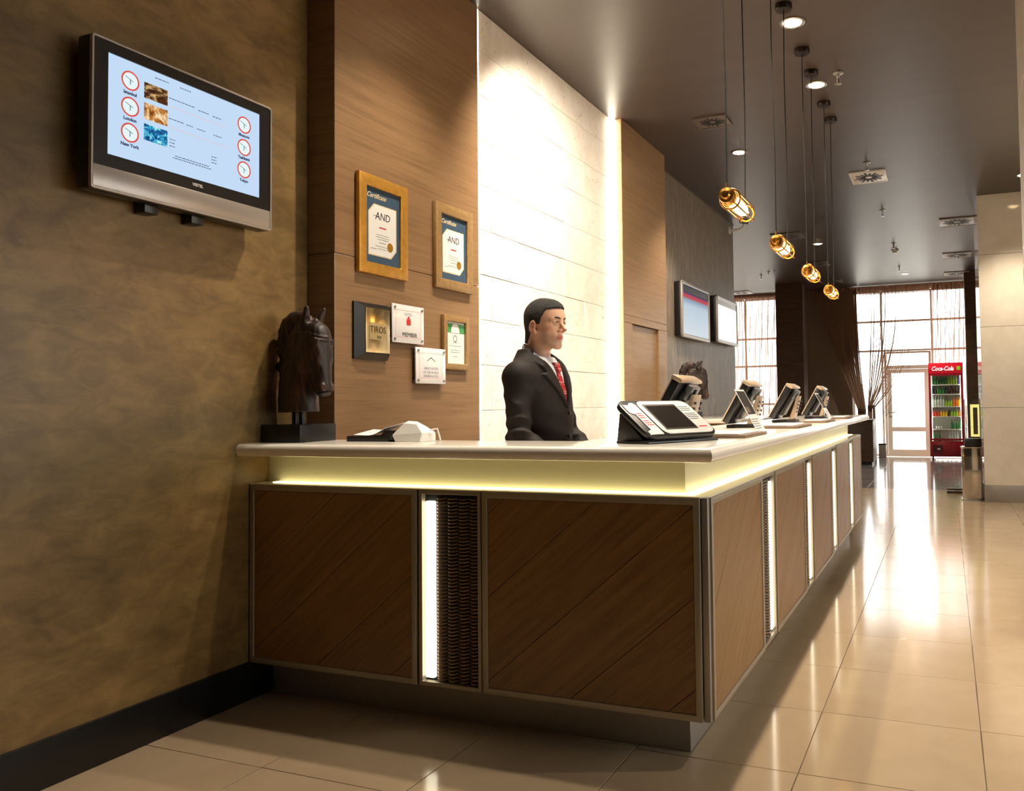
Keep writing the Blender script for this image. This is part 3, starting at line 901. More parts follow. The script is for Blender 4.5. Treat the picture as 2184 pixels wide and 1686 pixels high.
def light_column(w, loc, rz, side):
    """a framed recess with a light tube and stacked wavy slats"""
    h = ZT - ZB - 0.006; fw = 0.016
    p = MB().ring(rect(0, w, 0, h), rect(fw, w - fw, fw, h - fw), 'y', 0.0, 0.028).build('light_column', 'alu_frame', counter, loc=loc, rz=rz, bevel=0.002, seg=1)
    MB().box(fw, w - fw, 0.10, 0.11, fw, h - fw).box(fw, fw + 0.004, 0.028, 0.1, fw, h - fw).box(w - fw - 0.004, w - fw, 0.028, 0.1, fw, h - fw).build('recess', 'wave_back', p)
    tw = 0.042
    xa, xb = (fw + 0.006, fw + 0.006 + tw) if side < 0 else (w - fw - 0.006 - tw, w - fw - 0.006)
    MB().box(xa, xb, 0.012, 0.045, fw + 0.012, h - fw - 0.03).build('light_tube', 'led_tube', p, bevel=0.006)
    x0, x1 = (xb + 0.002, w - fw - 0.002) if side < 0 else (fw + 0.002, xa - 0.002)
    mb = MB(); nx = 36
    z = fw + 0.008; k = 0
    while z < h - fw - 0.006:
        vs, fs = [], []
        for i in range(nx + 1):
            u = i / nx; x = x0 + (x1 - x0) * u
            ph = u * 4.0
            fr = ph - math.floor(ph)
            y = 0.032 - 0.020 * math.sin(PI * fr)         # scalloped front edge
            dz = -0.003 * math.sin(PI * fr)
            vs += [(x, y, z + dz), (x, y + 0.03, z + 0.006 + dz), (x, y + 0.03, z + 0.0085 + dz), (x, y, z + 0.0045 + dz)]
        for i in range(nx):
            a = 4 * i
            fs += [(a + q, a + (q + 1) % 4, a + 4 + (q + 1) % 4, a + 4 + q) for q in range(4)]
        mb.add(vs, fs); z += 0.0138; k += 1
    tag(mb.build('wave_slats', 'wave_slat', p, smooth=50), kind='stuff')
    return p
ZP = ZB + 0.001
wood_panel(0.878, (0.006, 0, ZP), 0)
light_column(0.290, (0.892, 0, ZP), 0, -1)
wood_panel(0.882, (1.188, 0, ZP), 0)
wood_panel(0.868, (XSd, 0.032, ZP), PI / 2)
ys = 0.905
for k in range(4):
    light_column(0.288, (XSd, ys + 0.003, ZP), PI / 2, 1)
    wp_ = 0.892 if k < 3 else CL - (ys + 0.296)
    wood_panel(wp_, (XSd, ys + 0.296, ZP), PI / 2)
    ys += 1.19

# worktop: one continuous solid slab with a bullnose edge
WX1, WY0, WYE = 2.14, -0.078, 6.05
bm = bmesh.new()
poly = [(0.001, WY0), (WX1, WY0), (WX1, WYE), (1.44, WYE), (1.44, 0.365), (XW + 0.002, 0.365), (XW + 0.002, YW0 - 0.002), (0.001, YW0 - 0.002)]
vb = [bm.verts.new((x, y, 1.069)) for x, y in poly]; vt = [bm.verts.new((x, y, TZ)) for x, y in poly]
bm.faces.new(vb[::-1]); bm.faces.new(vt)
for i in range(8): bm.faces.new((vb[i], vb[(i + 1) % 8], vt[(i + 1) % 8], vt[i]))
bm.normal_update()
top_e = [e for e in bm.edges if all(v.co.z > 1.1 for v in e.verts) and e.calc_length() > 0.1 and not all(abs(v.co.x - 0.001) < 1e-4 for v in e.verts)]
bot_e = [e for e in bm.edges if all(v.co.z < 1.1 for v in e.verts) and not all(abs(v.co.x - 0.001) < 1e-4 for v in e.verts)]
bmesh.ops.bevel(bm, geom=top_e, offset=0.028, segments=6, profile=0.5, affect='EDGES')
bot_e = [e for e in bot_e if e.is_valid]
bmesh.ops.bevel(bm, geom=bot_e, offset=0.02, segments=3, profile=0.5, affect='EDGES')
me = bpy.data.meshes.new('worktop'); bm.to_mesh(me); bm.free()
for p in me.polygons: p.use_smooth = True
me.set_sharp_from_angle(angle=math.radians(35))
tag(link('worktop', me, 'worktop'), 'cream solid worktop with rounded edge along the whole counter', 'worktop')

# ------------------------------------------------------------------ television on the plaster wall
tv = thing('television', (0.0, -0.41, 2.06), 'large flat television with clocks on its pale blue screen, on the plaster wall', 'television', rz=PI / 2)
tw, th = 0.415, 0.552
D = -0.115
MB().prism(rrect(-tw, tw, 0, th, 0.012), 'y', D + 0.012, -0.045).build('housing', 'tv_black', tv, bevel=0.004)
MB().ring(rrect(-tw, tw, 0, th, 0.012), rrect(-tw + 0.008, tw - 0.008, 0.008, th - 0.008, 0.008), 'y', D - 0.004, D + 0.012).build('silver_edge', 'silver_plastic', tv, bevel=0.0015)
MB().ring(rect(-tw + 0.008, tw - 0.008, 0.088, th - 0.008), rect(-0.352, 0.352, 0.135, 0.505), 'y', D, D + 0.012).build('bezel', 'tv_black', tv)
MB().prism(rect(-tw + 0.008, tw - 0.008, 0.008, 0.088), 'y', D - 0.003, D + 0.012).build('speaker_bar', 'silver_plastic', tv, bevel=0.003)
emitter('screen_blue', (196, 220, 246), 1.0)
emitter('screen_white', (230, 246, 246), 1.0)
emitter('screen_red', (226, 84, 70), 0.95)
emitter('screen_pink', (240, 200, 206), 0.95)
emitter('screen_ink', (70, 84, 110), 0.8)
emitter('screen_teal', (60, 110, 130), 0.8)
def photo_mat(name, stops, sc):
    m, nt, b = new_mat(name); nt.nodes.remove(b)
    v = coords(nt, sc); n = noise_tex(nt, v, 1.0, 5, 0.7, 1.0); r = ramp(nt, stops)
    nt.links.new(n.outputs['Fac'], r.inputs['Fac'])
    e = nt.nodes.new('ShaderNodeEmission'); nt.links.new(r.outputs['Color'], e.inputs['Color'])
    nt.links.new(e.outputs['Emission'], nt.nodes['Material Output'].inputs['Surface'])
photo_mat('picture_hall', [(0.35, (30, 18, 12)), (0.5, (84, 50, 26)), (0.66, (228, 190, 130))], (20, 20, 40))
photo_mat('picture_room', [(0.35, (110, 56, 20)), (0.5, (196, 128, 60)), (0.62, (250, 226, 180))], (28, 28, 28))
photo_mat('picture_pool', [(0.38, (30, 40, 60)), (0.48, (30, 120, 190)), (0.56, (90, 210, 220)), (0.64, (240, 250, 250))], (40, 40, 40))
scr = MB().box(-0.352, 0.352, D + 0.006, D + 0.012, 0.135, 0.505).build('screen', 'screen_blue', tv)
yS = D + 0.0058
def flat(poly, mat, name='screen_print', par=None, y=None, d=0.0006):
    yy = yS if y is None else y
    return MB().prism(poly, 'y', yy - d, yy).build(name, mat, par if par else scr)
def disc(cx, cz, r, n=28): return [(cx + r * math.cos(2 * PI * i / n), cz + r * math.sin(2 * PI * i / n)) for i in range(n)]
clocks = [(-0.262, 0.432, 'Istanbul'), (-0.262, 0.335, 'London'), (-0.262, 0.238, 'New York'), (0.268, 0.432, 'Moscow'), (0.268, 0.335, 'Tashkent'), (0.268, 0.238, 'Tokyo')]
for cx, cz, nm in clocks:
    r = 0.036
    f = flat(disc(cx, cz, r), 'screen_white', 'clock_face')
    MB().ring(disc(cx, cz, r), disc(cx, cz, r * 0.84), 'y', yS - 0.0012, yS - 0.0006).build('clock_ring', 'screen_red', scr)
    flat([(cx - 0.0012, cz - 0.014), (cx + 0.0012, cz - 0.014), (cx + 0.0012, cz + 0.006), (cx - 0.0012, cz + 0.006)], 'screen_teal', 'clock_hand', y=yS - 0.0006)
    flat([(cx - 0.02, cz + 0.012), (cx + 0.012, cz - 0.002), (cx + 0.012, cz + 0.0), (cx - 0.02, cz + 0.014)], 'screen_teal', 'clock_hand', y=yS - 0.0006)
    text('clock_name', nm, 0.017, 'screen_ink', scr, (cx, yS - 0.0003, cz - 0.047), bold=0.0006)
flat(rect(-0.205, -0.105, 0.39, 0.45), 'picture_hall', 'picture')
flat(rect(-0.205, -0.105, 0.31, 0.372), 'picture_room', 'picture')
flat(rect(-0.205, -0.105, 0.23, 0.292), 'picture_pool', 'picture')
for x0, x1, z, m in [(-0.1, 0.02, 0.425, 'screen_ink'), (0.035, 0.085, 0.42, 'screen_ink'), (0.105, 0.15, 0.418, 'screen_ink'), (-0.1, -0.03, 0.345, 'screen_ink'), (-0.02, 0.01, 0.344, 'screen_ink'), (0.03, 0.07, 0.343, 'screen_ink'), (0.11, 0.15, 0.342, 'screen_ink'),
                     (-0.1, 0.18, 0.392, 'screen_pink'), (-0.1, 0.18, 0.31, 'screen_pink'), (-0.095, -0.07, 0.265, 'screen_ink'), (-0.095, -0.07, 0.252, 'screen_ink'), (-0.095, -0.07, 0.239, 'screen_ink'),
                     (-0.07, 0.09, 0.205, 'screen_ink'), (-0.08, 0.1, 0.196, 'screen_ink'), (0.1, 0.125, 0.25, 'screen_ink'), (0.1, 0.125, 0.238, 'screen_ink'), (0.1, 0.125, 0.226, 'screen_ink'), (-0.16, -0.1, 0.482, 'screen_ink'), (-0.05, 0.0, 0.482, 'screen_ink')]:
    u = x0
    while u < x1:                     # short dashes like lines of small print
        ln = random.uniform(0.006, 0.014)
        flat(rect(u, min(u + ln, x1), z - 0.0015, z + 0.0012), m, 'text_line'); u += ln + 0.003
text('maker_mark', 'VESTEL', 0.016, 'white_plastic', tv, (0.03, D - 0.0004, 0.112), bold=0.0006)
MB().box(-0.16, -0.10, -0.06, 0.0, -0.03, 0.06).build('wall_bracket', 'black_plastic', tv, bevel=0.003)
MB().box(0.05, 0.11, -0.06, 0.0, -0.03, 0.06).build('wall_bracket', 'black_plastic', tv, bevel=0.003)
MB().box(-0.28, 0.28, -0.046, 0.0, 0.12, 0.42).build('wall_mount', 'black_plastic', tv)

# ------------------------------------------------------------------ frames and plaques on the wood wall
def wall_item(name, y, z, label, cat): return thing(name, (XW, y, z), label, cat, rz=PI / 2)
def certificate(y, z, w, h, fm, label, script):
    t = wall_item('framed_certificate', y, z, label, 'framed certificate')
    fw = 0.06
    MB().ring(rect(0, w, 0, h), rect(fw, w - fw, fw, h - fw), 'y', -0.028, 0.0).build('picture_frame', fm, t, bevel=0.006, seg=2)
    MB().box(fw, w - fw, -0.012, -0.002, fw, h - fw).build('mat_board', 'blue_mat', t)
    a, b_, c, d = fw + 0.03, w - fw - 0.03, fw + 0.045, h - fw - 0.085
    oct_ = [(a, c), (b_ - 0.045, c), (b_, c + 0.045), (b_, d), (a + 0.045, d), (a, d - 0.045)]
    def grow(poly, g): 
        cx, cz = (a + b_) / 2, (c + d) / 2
        return [(x + g * (1 if x > cx else -1), z_ + g * (1 if z_ > cz else -1)) for x, z_ in poly]
    MB().prism(grow(oct_, 0.005), 'y', -0.0126, -0.012).build('gilt_line', 'cream_ink', t)
    MB().prism(oct_, 'y', -0.0134, -0.0126).build('paper', 'white_paper', t)
    Y = -0.0137
    cx = (a + b_) / 2
    text('script_title', script, 0.036, 'cream_ink', t, (fw + 0.012, -0.0126, h - fw - 0.04), align='LEFT', shear=0.4, bold=0.0005)
    text('logo', 'AND', 0.055, 'ink', t, (cx, Y, d - 0.055), shear=0.1)
    MB().box(cx - 0.075, cx - 0.035, Y - 0.0004, Y, d - 0.058, d - 0.0555).build('logo_stroke', 'ink', t)
    for dz, hw, m, th_ in ((0.112, 0.028, 'red_ink', 0.003), (0.15, 0.05, 'grey_ink', 0.0012), (0.162, 0.055, 'grey_ink', 0.0012), (0.174, 0.045, 'grey_ink', 0.0012), (0.19, 0.028, 'grey_ink', 0.002), (0.21, 0.058, 'grey_ink', 0.0014), (0.222, 0.04, 'grey_ink', 0.0012)):
        if d - dz > c + 0.03: MB().box(cx - hw, cx + hw, Y - 0.0004, Y, d - dz - th_, d - dz + th_).build('text_line', m, t)
    MB().box(a + 0.015, a + 0.06, Y - 0.0004, Y, c + 0.03, c + 0.0325).build('text_line', 'grey_ink', t)
    MB().prism([(b_ - 0.05 + (0.024 if k % 2 else 0.0225) * math.cos(k * PI / 24), c + 0.055 + (0.024 if k % 2 else 0.0225) * math.sin(k * PI / 24)) for k in range(48)], 'y', -0.0152, -0.0132).build('gold_seal', 'gold_leaf', t)
    MB().box(fw, w - fw, -0.018, -0.0165, fw, h - fw).build('glazing', 'acrylic_clear', t)
certificate(0.50, 1.95, 0.40, 0.508, 'gold_frame', 'gold framed blue certificate, the higher left of the two large frames', 'Certificate')
certificate(1.162, 1.955, 0.396, 0.50, 'bronze_frame', 'brown-gold framed blue certificate beside the pale stone wall', 'Certificate')

t = wall_item('brass_plaque', 0.478, 1.515, 'black-edged wall plaque with a shiny gold face', 'plaque')
w, h = 0.262, 0.285
vs = [(0, 0, 0), (w, 0, 0), (w, 0, h), (0, 0, h), (0, -0.012, 0), (w, -0.012, 0), (w, -0.012, h), (0, -0.012, h), (0.055, -0.034, 0.03), (w - 0.012, -0.034, 0.03), (w - 0.012, -0.034, h - 0.02), (0.055, -0.034, h - 0.02)]
MB().add(vs, [(0, 1, 2, 3)] + [(i, 4 + i, 4 + (i + 1) % 4, (i + 1) % 4) for i in range(4)] + [(4 + i, 8 + i, 8 + (i + 1) % 4, 4 + (i + 1) % 4) for i in range(4)] + [(8, 11, 10, 9)]).build('backing_board', 'black_base', t)
MB().box(0.058, w - 0.015, -0.037, -0.034, 0.034, h - 0.024).build('gold_plate', 'brass_plate', t, bevel=0.001)
MB().box(0.085, w - 0.04, -0.0378, -0.037, 0.1, 0.185).build('etched_field', 'pale_gold', t)
text('plaque_name', 'TIROS', 0.048, 'black_base', t, (0.152, -0.0382, 0.15), sx=0.95)
text('plaque_line', 'inv', 0.03, 'black_base', t, (0.16, -0.0382, 0.115))

def acrylic_plaque(y, z, w, h, label):
    t = wall_item('acrylic_plaque', y, z, label, 'plaque')
    MB().box(0, w, -0.03, -0.022, 0, h).build('sheet', 'acrylic', t, bevel=0.0015)
    for cx in (0.02, w - 0.02):
        for cz in (0.018, h - 0.018):
            MB().cyl((cx, 0, cz), (cx, -0.036, cz), 0.007, n=12).build('standoff', 'steel', t, smooth=40)
    MB().ring(rect(0.03, w - 0.03, 0.03, h - 0.03), rect(0.0312, w - 0.0312, 0.0312, h - 0.0312), 'y', -0.0306, -0.03).build('border_line', 'pink_ink', t)
    return t
t = acrylic_plaque(0.755, 1.614, 0.28, 0.205, 'clear plaque with a red emblem and the word MEMBER')
text('word', 'MEMBER', 0.032, 'black_base', t, (0.15, -0.0305, 0.045), sx=1.1)
text('arc_word', 'HOTEL', 0.022, 'grey_ink', t, (0.14, -0.0305, 0.155))
MB().prism(disc(0.14, 0.118, 0.022), 'y', -0.0308, -0.0302).build('emblem', 'pink_ink', t)
MB().prism(disc(0.14, 0.138, 0.008), 'y', -0.0314, -0.0308).build('emblem_head', 'red_ink', t)
MB().prism([(0.122, 0.098), (0.158, 0.098), (0.154, 0.13), (0.126, 0.13)], 'y', -0.0314, -0.0308).build('emblem_body', 'red_ink', t)
t = acrylic_plaque(0.96, 1.40, 0.286, 0.2, 'clear plaque with faint grey lettering, lowest of the group')
for wd, z in (('GREAT HOTELS', 0.085), ('OF THE WORLD', 0.063), ('MEMBER HOTEL', 0.042)):
    text('word', wd, 0.02, 'grey_ink', t, (0.143, -0.0305, z))
MB().prism([(0.10, 0.125), (0.106, 0.125), (0.143, 0.144), (0.18, 0.125), (0.186, 0.125), (0.143, 0.149)], 'y', -0.0306, -0.03).build('roof_mark', 'ink', t)
t = wall_item('framed_certificate', 1.243, 1.487, 'small brown framed certificate with a green band across its top', 'framed certificate')
w, h, fw = 0.27, 0.32, 0.036
MB().ring(rect(0, w, 0, h), rect(fw, w - fw, fw, h - fw), 'y', -0.026, 0).build('picture_frame', 'bronze_frame', t, bevel=0.004)
MB().box(fw, w - fw, -0.010, -0.002, fw, h - fw).build('paper', 'white_paper', t)
MB().box(fw, w - fw, -0.0106, -0.010, h - fw - 0.065, h - fw - 0.012).build('green_band', 'green_ink', t)
MB().prism([(w / 2 + 0.045 * math.cos(q * PI / 14), h - fw - 0.066 + 0.06 * math.sin(q * PI / 14)) for q in range(15)], 'y', -0.0114, -0.0106).build('white_arch', 'white_paper', t)
MB().ring(disc(w / 2, h * 0.58, 0.02), disc(w / 2, h * 0.58, 0.0165), 'y', -0.0106, -0.010).build('round_logo', 'ink', t)
for dz, hw in ((0.5, 0.03), (0.44, 0.07), (0.36, 0.05), (0.32, 0.05), (0.24, 0.024)):
    MB().box(w / 2 - hw, w / 2 + hw, -0.0105, -0.010, h * dz, h * dz + 0.003).build('text_line', 'grey_ink', t)
MB().box(fw, w - fw, -0.016, -0.0148, fw, h - fw).build('glazing', 'acrylic_clear', t)

# ------------------------------------------------------------------ two wall screens on the dark wall
def wall_screen(y0, w, h, z0, label, busy):
    t = thing('wall_screen', (XD, y0, z0), label, 'screen', rz=PI / 2)
    D = -0.10
    MB().prism(rrect(0.01, w - 0.01, 0.01, h - 0.01, 0.03), 'y', D + 0.02, -0.0).build('housing', 'tv_black', t, bevel=0.004)
    MB().ring(rrect(0, w, 0, h, 0.04), rrect(0.045, w - 0.045, 0.045, h - 0.045, 0.012), 'y', D, D + 0.03).build('silver_bezel', 'silver_plastic', t, bevel=0.008)
    s = MB().box(0.04, w - 0.04, D + 0.012, D + 0.02, 0.04, h - 0.04).build('screen', busy, t)
    MB().box(0.05, w - 0.05, D + 0.009, D + 0.012, h - 0.12, h - 0.05).build('top_bar', 'dark_plastic' if busy == 'screen_grade' else 'silver_plastic', t)
    return t
m, nt, b = new_mat('screen_grade'); nt.nodes.remove(b)
tc = nt.nodes.new('ShaderNodeTexCoord'); sp = nt.nodes.new('ShaderNodeSeparateXYZ'); nt.links.new(tc.outputs['Generated'], sp.inputs['Vector'])
r = ramp(nt, [(0.0, (226, 236, 240)), (0.6, (200, 216, 228)), (0.72, (150, 170, 190)), (0.76, (196, 90, 96)), (0.81, (200, 80, 90)), (0.85, (60, 74, 112)), (1.0, (40, 54, 90))])
nt.links.new(sp.outputs['Z'], r.inputs['Fac'])
e = nt.nodes.new('ShaderNodeEmission'); nt.links.new(r.outputs['Color'], e.inputs['Color']); e.inputs['Strength'].default_value = 0.9
nt.links.new(e.outputs['Emission'], nt.nodes['Material Output'].inputs['Surface'])
emitter('screen_bright', (244, 250, 252), 1.3)
wall_screen(5.90, 1.14, 0.64, 2.0, 'silver wall screen showing a red headline, left of two on the dark wall', 'screen_grade')
wall_screen(7.40, 1.10, 0.62, 2.035, 'silver wall screen glowing plain white, nearest the window', 'screen_bright')

# ------------------------------------------------------------------ security camera
t = thing('security_camera', (XD, 8.5, 3.69), 'small dark security camera on a white arm, high on the dark wall', 'security camera', rz=PI / 2)
MB().cyl((0, 0, 0), (0, -0.02, 0), 0.05, n=20).build('wall_plate', 'white_plastic', t, bevel=0.003)
MB().tube([(0, -0.02, 0), (0, -0.14, 0.0), (0.0, -0.2, 0.03), (0.0, -0.21, 0.09)], 0.014, 8).build('arm', 'white_plastic', t, smooth=50)
MB().box(-0.1, 0.08, -0.26, -0.17, 0.07, 0.14).build('camera_body', 'dark_plastic', t, bevel=0.012)
MB().cyl((-0.1, -0.215, 0.105), (-0.115, -0.215, 0.105), 0.028, n=16).build('lens', 'black_plastic', t)

# ------------------------------------------------------------------ things on the counter
def rotx(a, o=(0, 0, 0)):
    return Matrix.Translation(o) @ Matrix.Rotation(a, 4, 'X') @ Matrix.Translation([-q for q in o])

# order display: tilted panel facing the guests' side
t = thing('order_display', (1.835, 0.118, TZ), 'white tilted touch display in a black stand at the counter corner', 'display', rz=math.atan2(0.39, 0.165))
R = rotx(math.radians(-54), (0, 0, 0.015))
Wd, Hd = 0.42, 0.235
sh = rrect(0.0, Wd, 0.0, Hd, 0.045, 6)
MB().box(-0.005, Wd, -0.012, 0.16, 0.0, 0.010).build('base_plate', 'black_plastic', t, bevel=0.003)
MB().prism(sh, 'y', 0.0, 0.022).xform(Matrix.Translation((0, -0.006, 0.022)) @ R).build('housing', 'black_plastic', t, bevel=0.004)
TR = Matrix.Translation((0, -0.006, 0.022)) @ R
MB().prism(rrect(0.098, Wd - 0.01, 0.012, Hd - 0.01, 0.036, 6), 'y', -0.003, 0.001).xform(TR).build('face_plate', 'white_plastic', t, bevel=0.001)
MB().prism([(0.012, 0.012), (0.088, 0.012), (0.088, 0.2), (0.08, 0.214), (0.06, 0.214), (0.048, 0.2), (0.014, 0.2), (0.012, 0.15), (0.036, 0.14), (0.036, 0.04), (0.012, 0.03)], 'y', -0.003, 0.001).xform(TR).build('side_plate', 'white_plastic', t)
MB().ring(rect(0.125, 0.318, 0.036, 0.2), rect(0.133, 0.31, 0.044, 0.19), 'y', -0.0045, -0.002).xform(TR).build('screen_rim', 'black_plastic', t)
plain('screen_off', (38, 34, 32), 0.12)
MB().box(0.13, 0.313, -0.0035, -0.001, 0.04, 0.195).xform(TR).build('screen', 'screen_off', t)
for k in range(7):
    z = 0.18 - k * 0.012 - (0.01 if k > 2 else 0)
    MB().box(0.326, 0.326 + random.uniform(0.045, 0.07), -0.0034, -0.003, z, z + 0.004).xform(TR).build('text_line', 'ink', t)
MB().box(0.335, 0.385, -0.0034, -0.003, 0.045, 0.052).xform(TR).build('text_line', 'red_ink', t)
for k in range(6):
    z = 0.14 - k * 0.013 - (0.008 if k > 2 else 0)
    MB().box(0.042, 0.042 + random.uniform(0.028, 0.04), -0.0034, -0.003, z, z + 0.005).xform(TR).build('text_line', 'red_ink', t)
MB().prism([(0.035, 0.0), (0.19, 0.0), (0.19, 0.01), (0.175, 0.115), (0.16, 0.115)], 'x', 0.03, 0.38).build('support', 'black_plastic', t, bevel=0.003)

# sales monitors: seen from behind, leaning
def monitor(x, y, label):
    t = thing('sales_monitor', (x, y, TZ), label, 'monitor', group='sales monitors along the counter')
    # local: screen faces -x, width along y
    lean = math.radians(30)
    TL = Matrix.Translation((-0.02, 0, 0.042)) @ Matrix.Rotation(lean, 4, 'Y')
    MB().box(0.004, 0.012, 0, 0.33, 0.0, 0.275).xform(TL).build('screen_panel', 'beige_metal', t, bevel=0.003)
    MB().box(0.012, 0.05, 0.004, 0.326, 0.004, 0.268).xform(TL).build('housing', 'black_plastic', t, bevel=0.008)
    MB().prism([(0.07, 0.05), (0.26, 0.05), (0.24, 0.225), (0.09, 0.225)], 'x', 0.05, 0.075).xform(TL).build('rear_bulge', 'dark_plastic', t, bevel=0.008)
    MB().prism([(0.004, 0.262), (0.05, 0.262), (0.06, 0.268), (0.06, 0.276), (0.05, 0.282), (0.004, 0.282)], 'y', 0.0, 0.33).xform(TL).build('top_cap', 'beige_metal', t, bevel=0.003)
    br = MB().ring(rect(0.1, 0.23, 0.19, 0.262), rect(0.14, 0.19, 0.205, 0.25), 'x', 0.06, 0.092).xform(TL).build('hinge_bracket', 'grey_metal', t, bevel=0.004)
    MB().box(0.062, 0.07, 0.14, 0.19, 0.205, 0.25).xform(TL).build('hinge_socket', 'black_gap', t)
    st = MB().add([(0.178, 0.105, 0.19), (0.195, 0.105, 0.19), (0.15, 0.09, 0.02), (0.12, 0.09, 0.02), (0.178, 0.225, 0.19), (0.195, 0.225, 0.19), (0.15, 0.24, 0.02), (0.12, 0.24, 0.02)],
                  [(0, 1, 2, 3), (7, 6, 5, 4), (0, 4, 5, 1), (1, 5, 6, 2), (2, 6, 7, 3), (3, 7, 4, 0)]).build('stand_cover', 'beige_metal', t, bevel=0.004)
    for k in range(4):
        for yy in (0.108, 0.2):
            zz = 0.07 + 0.025 * k
            MB().box(0.159 + (zz - 0.02) * 0.265, 0.165 + (zz - 0.02) * 0.265, yy, yy + 0.02, zz, zz + 0.012).build('vent_slot', 'dark_plastic', st)
    MB().box(0.0, 0.17, 0.07, 0.26, 0.0, 0.018).build('foot', 'dark_plastic', t, bevel=0.004)
    return t
monitor(1.62, 0.72, 'nearest sales monitor, seen from behind above the white touch display')
monitor(1.66, 1.93, 'second sales monitor from the front, half hidden by a clear sign holder')
monitor(1.70, 3.10, 'third sales monitor from the front, standing free of any sign')
monitor(1.74, 4.33, 'farthest sales monitor, behind a small clear sign holder')

# desk pads
def pad(x0, x1, y0, y1, label, paper=False):
    t = thing('desk_pad', ((x0 + x1) / 2, (y0 + y1) / 2, TZ), label, 'desk pad', group='leather desk pads on the counter')
    w, l = (x1 - x0) / 2, (y1 - y0) / 2
    MB().box(-w, w, -l, l, 0, 0.014).build('board', 'leather', t, bevel=0.004)
    MB().box(-w + 0.01, w - 0.03, -l + 0.015, l - 0.05, 0.014, 0.019).build('sheet', 'white_paper', t, bevel=0.001)
pad(1.80, 2.09, 0.64, 1.10, 'nearest brown desk pad with papers beside the touch display')
pad(1.90, 2.11, 1.86, 2.36, 'second brown desk pad from the front along the counter')
pad(1.95, 2.11, 3.02, 3.52, 'third brown desk pad from the front along the counter')
pad(1.98, 2.12, 4.25, 4.70, 'farthest brown desk pad near the end of the counter')

def sign_holder(x, y, w, h, label):
    t = thing('sign_holder', (x, y, TZ), label, 'sign holder', rz=PI / 2)
    a = math.radians(-28)
    T2 = Matrix.Rotation(a, 4, 'X')
    MB().box(0, w, 0.0, 0.003, 0, h).xform(T2).build('acrylic_sheet', 'acrylic_clear', t)
    MB().box(0, w, 0.0, 0.09, 0, 0.004).build('acrylic_foot', 'acrylic_clear', t)
    p = MB().box(0.006, w - 0.006, -0.0012, -0.0002, 0.012, h - 0.006).xform(T2).build('card', 'white_paper', t)
    MB().box(0.02, w - 0.02, -0.002, -0.0012, h * 0.42, h - 0.016).xform(T2).build('card_photo', 'dark_card', p)
    MB().box(0.02, w * 0.45, -0.0024, -0.0014, h * 0.46, h * 0.58).xform(T2).build('card_photo', 'leather', p)
    for k in range(5):
        MB().box(0.02, w - random.uniform(0.03, 0.07), -0.002, -0.0012, h * (0.10 + 0.05 * k), h * (0.10 + 0.05 * k) + 0.005).xform(T2).build('text_line', 'grey_ink', p)
plain('dark_card', (44, 36, 30), 0.7, noise=0.3, nscale=30)
sign_holder(2.04, 1.12, 0.21, 0.25, 'larger clear sign holder with a dark menu card, before the second monitor')
sign_holder(2.0, 4.02, 0.20, 0.25, 'small clear sign holder before the farthest monitor')

# papers at the back edge of the front worktop
t = thing('leather_folder', (0.50, 0.255, TZ), 'open black folder with white sheets on the counter by the horse', 'folder')
MB().box(-0.13, 0.10, -0.06, 0.10, 0, 0.024).build('cover', 'black_leather', t, bevel=0.002)
n = 8
vs, fs = [], []
for i in range(n + 1):
    u = i / n; x = -0.10 + 0.17 * u; z = 0.028 + 0.035 * max(0, u - 0.55) ** 1.3 * 2.4 - 0.012 * (1 - u) * u
    for yy in (-0.05, 0.09):
        zq = z + (yy + 0.05) * 0.14; vs += [(x, yy, zq), (x, yy, zq + 0.002)]
for i in range(n):
    a = 4 * i
    fs += [(a, a + 4, a + 6, a + 2), (a + 1, a + 3, a + 7, a + 5), (a, a + 1, a + 5, a + 4), (a + 2, a + 6, a + 7, a + 3)]
fs += [(0, 2, 3, 1), (4 * n, 4 * n + 1, 4 * n + 3, 4 * n + 2)]
MB().add(vs, fs).build('paper_sheet', 'white_paper', t, smooth=60)
MB().prism([(0.02, 0.006), (0.115, 0.006), (0.13, 0.05), (0.075, 0.048)], 'y', -0.055, 0.095).build('raised_flap', 'black_leather', t, bevel=0.002)
t = thing('paper_bag', (0.70, 0.24, TZ), 'crumpled white paper bag lying on the counter beside the black folder', 'paper bag')
bot = [(-0.055, -0.06), (0.07, -0.055), (0.095, 0.03), (-0.03, 0.07), (-0.085, 0.0)]
mid = [(-0.075, -0.055, 0.03), (0.075, -0.045, 0.04), (0.09, 0.035, 0.038), (-0.02, 0.065, 0.055), (-0.06, 0.0, 0.06)]
top_ = [(-0.03, -0.03, 0.082), (0.035, -0.028, 0.078), (0.055, 0.015, 0.066), (-0.005, 0.035, 0.086), (-0.035, 0.005, 0.09)]
vs = [(x, y, 0.0) for x, y in bot] + mid + top_ + [(0.005, 0.0, 0.088)]
fs = [(0, 4, 3, 2, 1)]
for q in range(5):
    r_ = (q + 1) % 5
    fs += [(q, r_, 5 + r_), (q, 5 + r_, 5 + q), (5 + q, 5 + r_, 10 + q), (5 + r_, 10 + r_, 10 + q), (10 + q, 10 + r_, 15)]
MB().add(vs, fs).build('bag', 'white_paper', t, bevel=0.003, seg=1, smooth=12)
MB().tube([(0.085, 0, 0.05), (0.115, 0.01, 0.055), (0.125, 0.012, 0.02), (0.13, 0.01, 0.003)], 0.004, 6).build('bag_handle', 'white_paper', t, smooth=60)

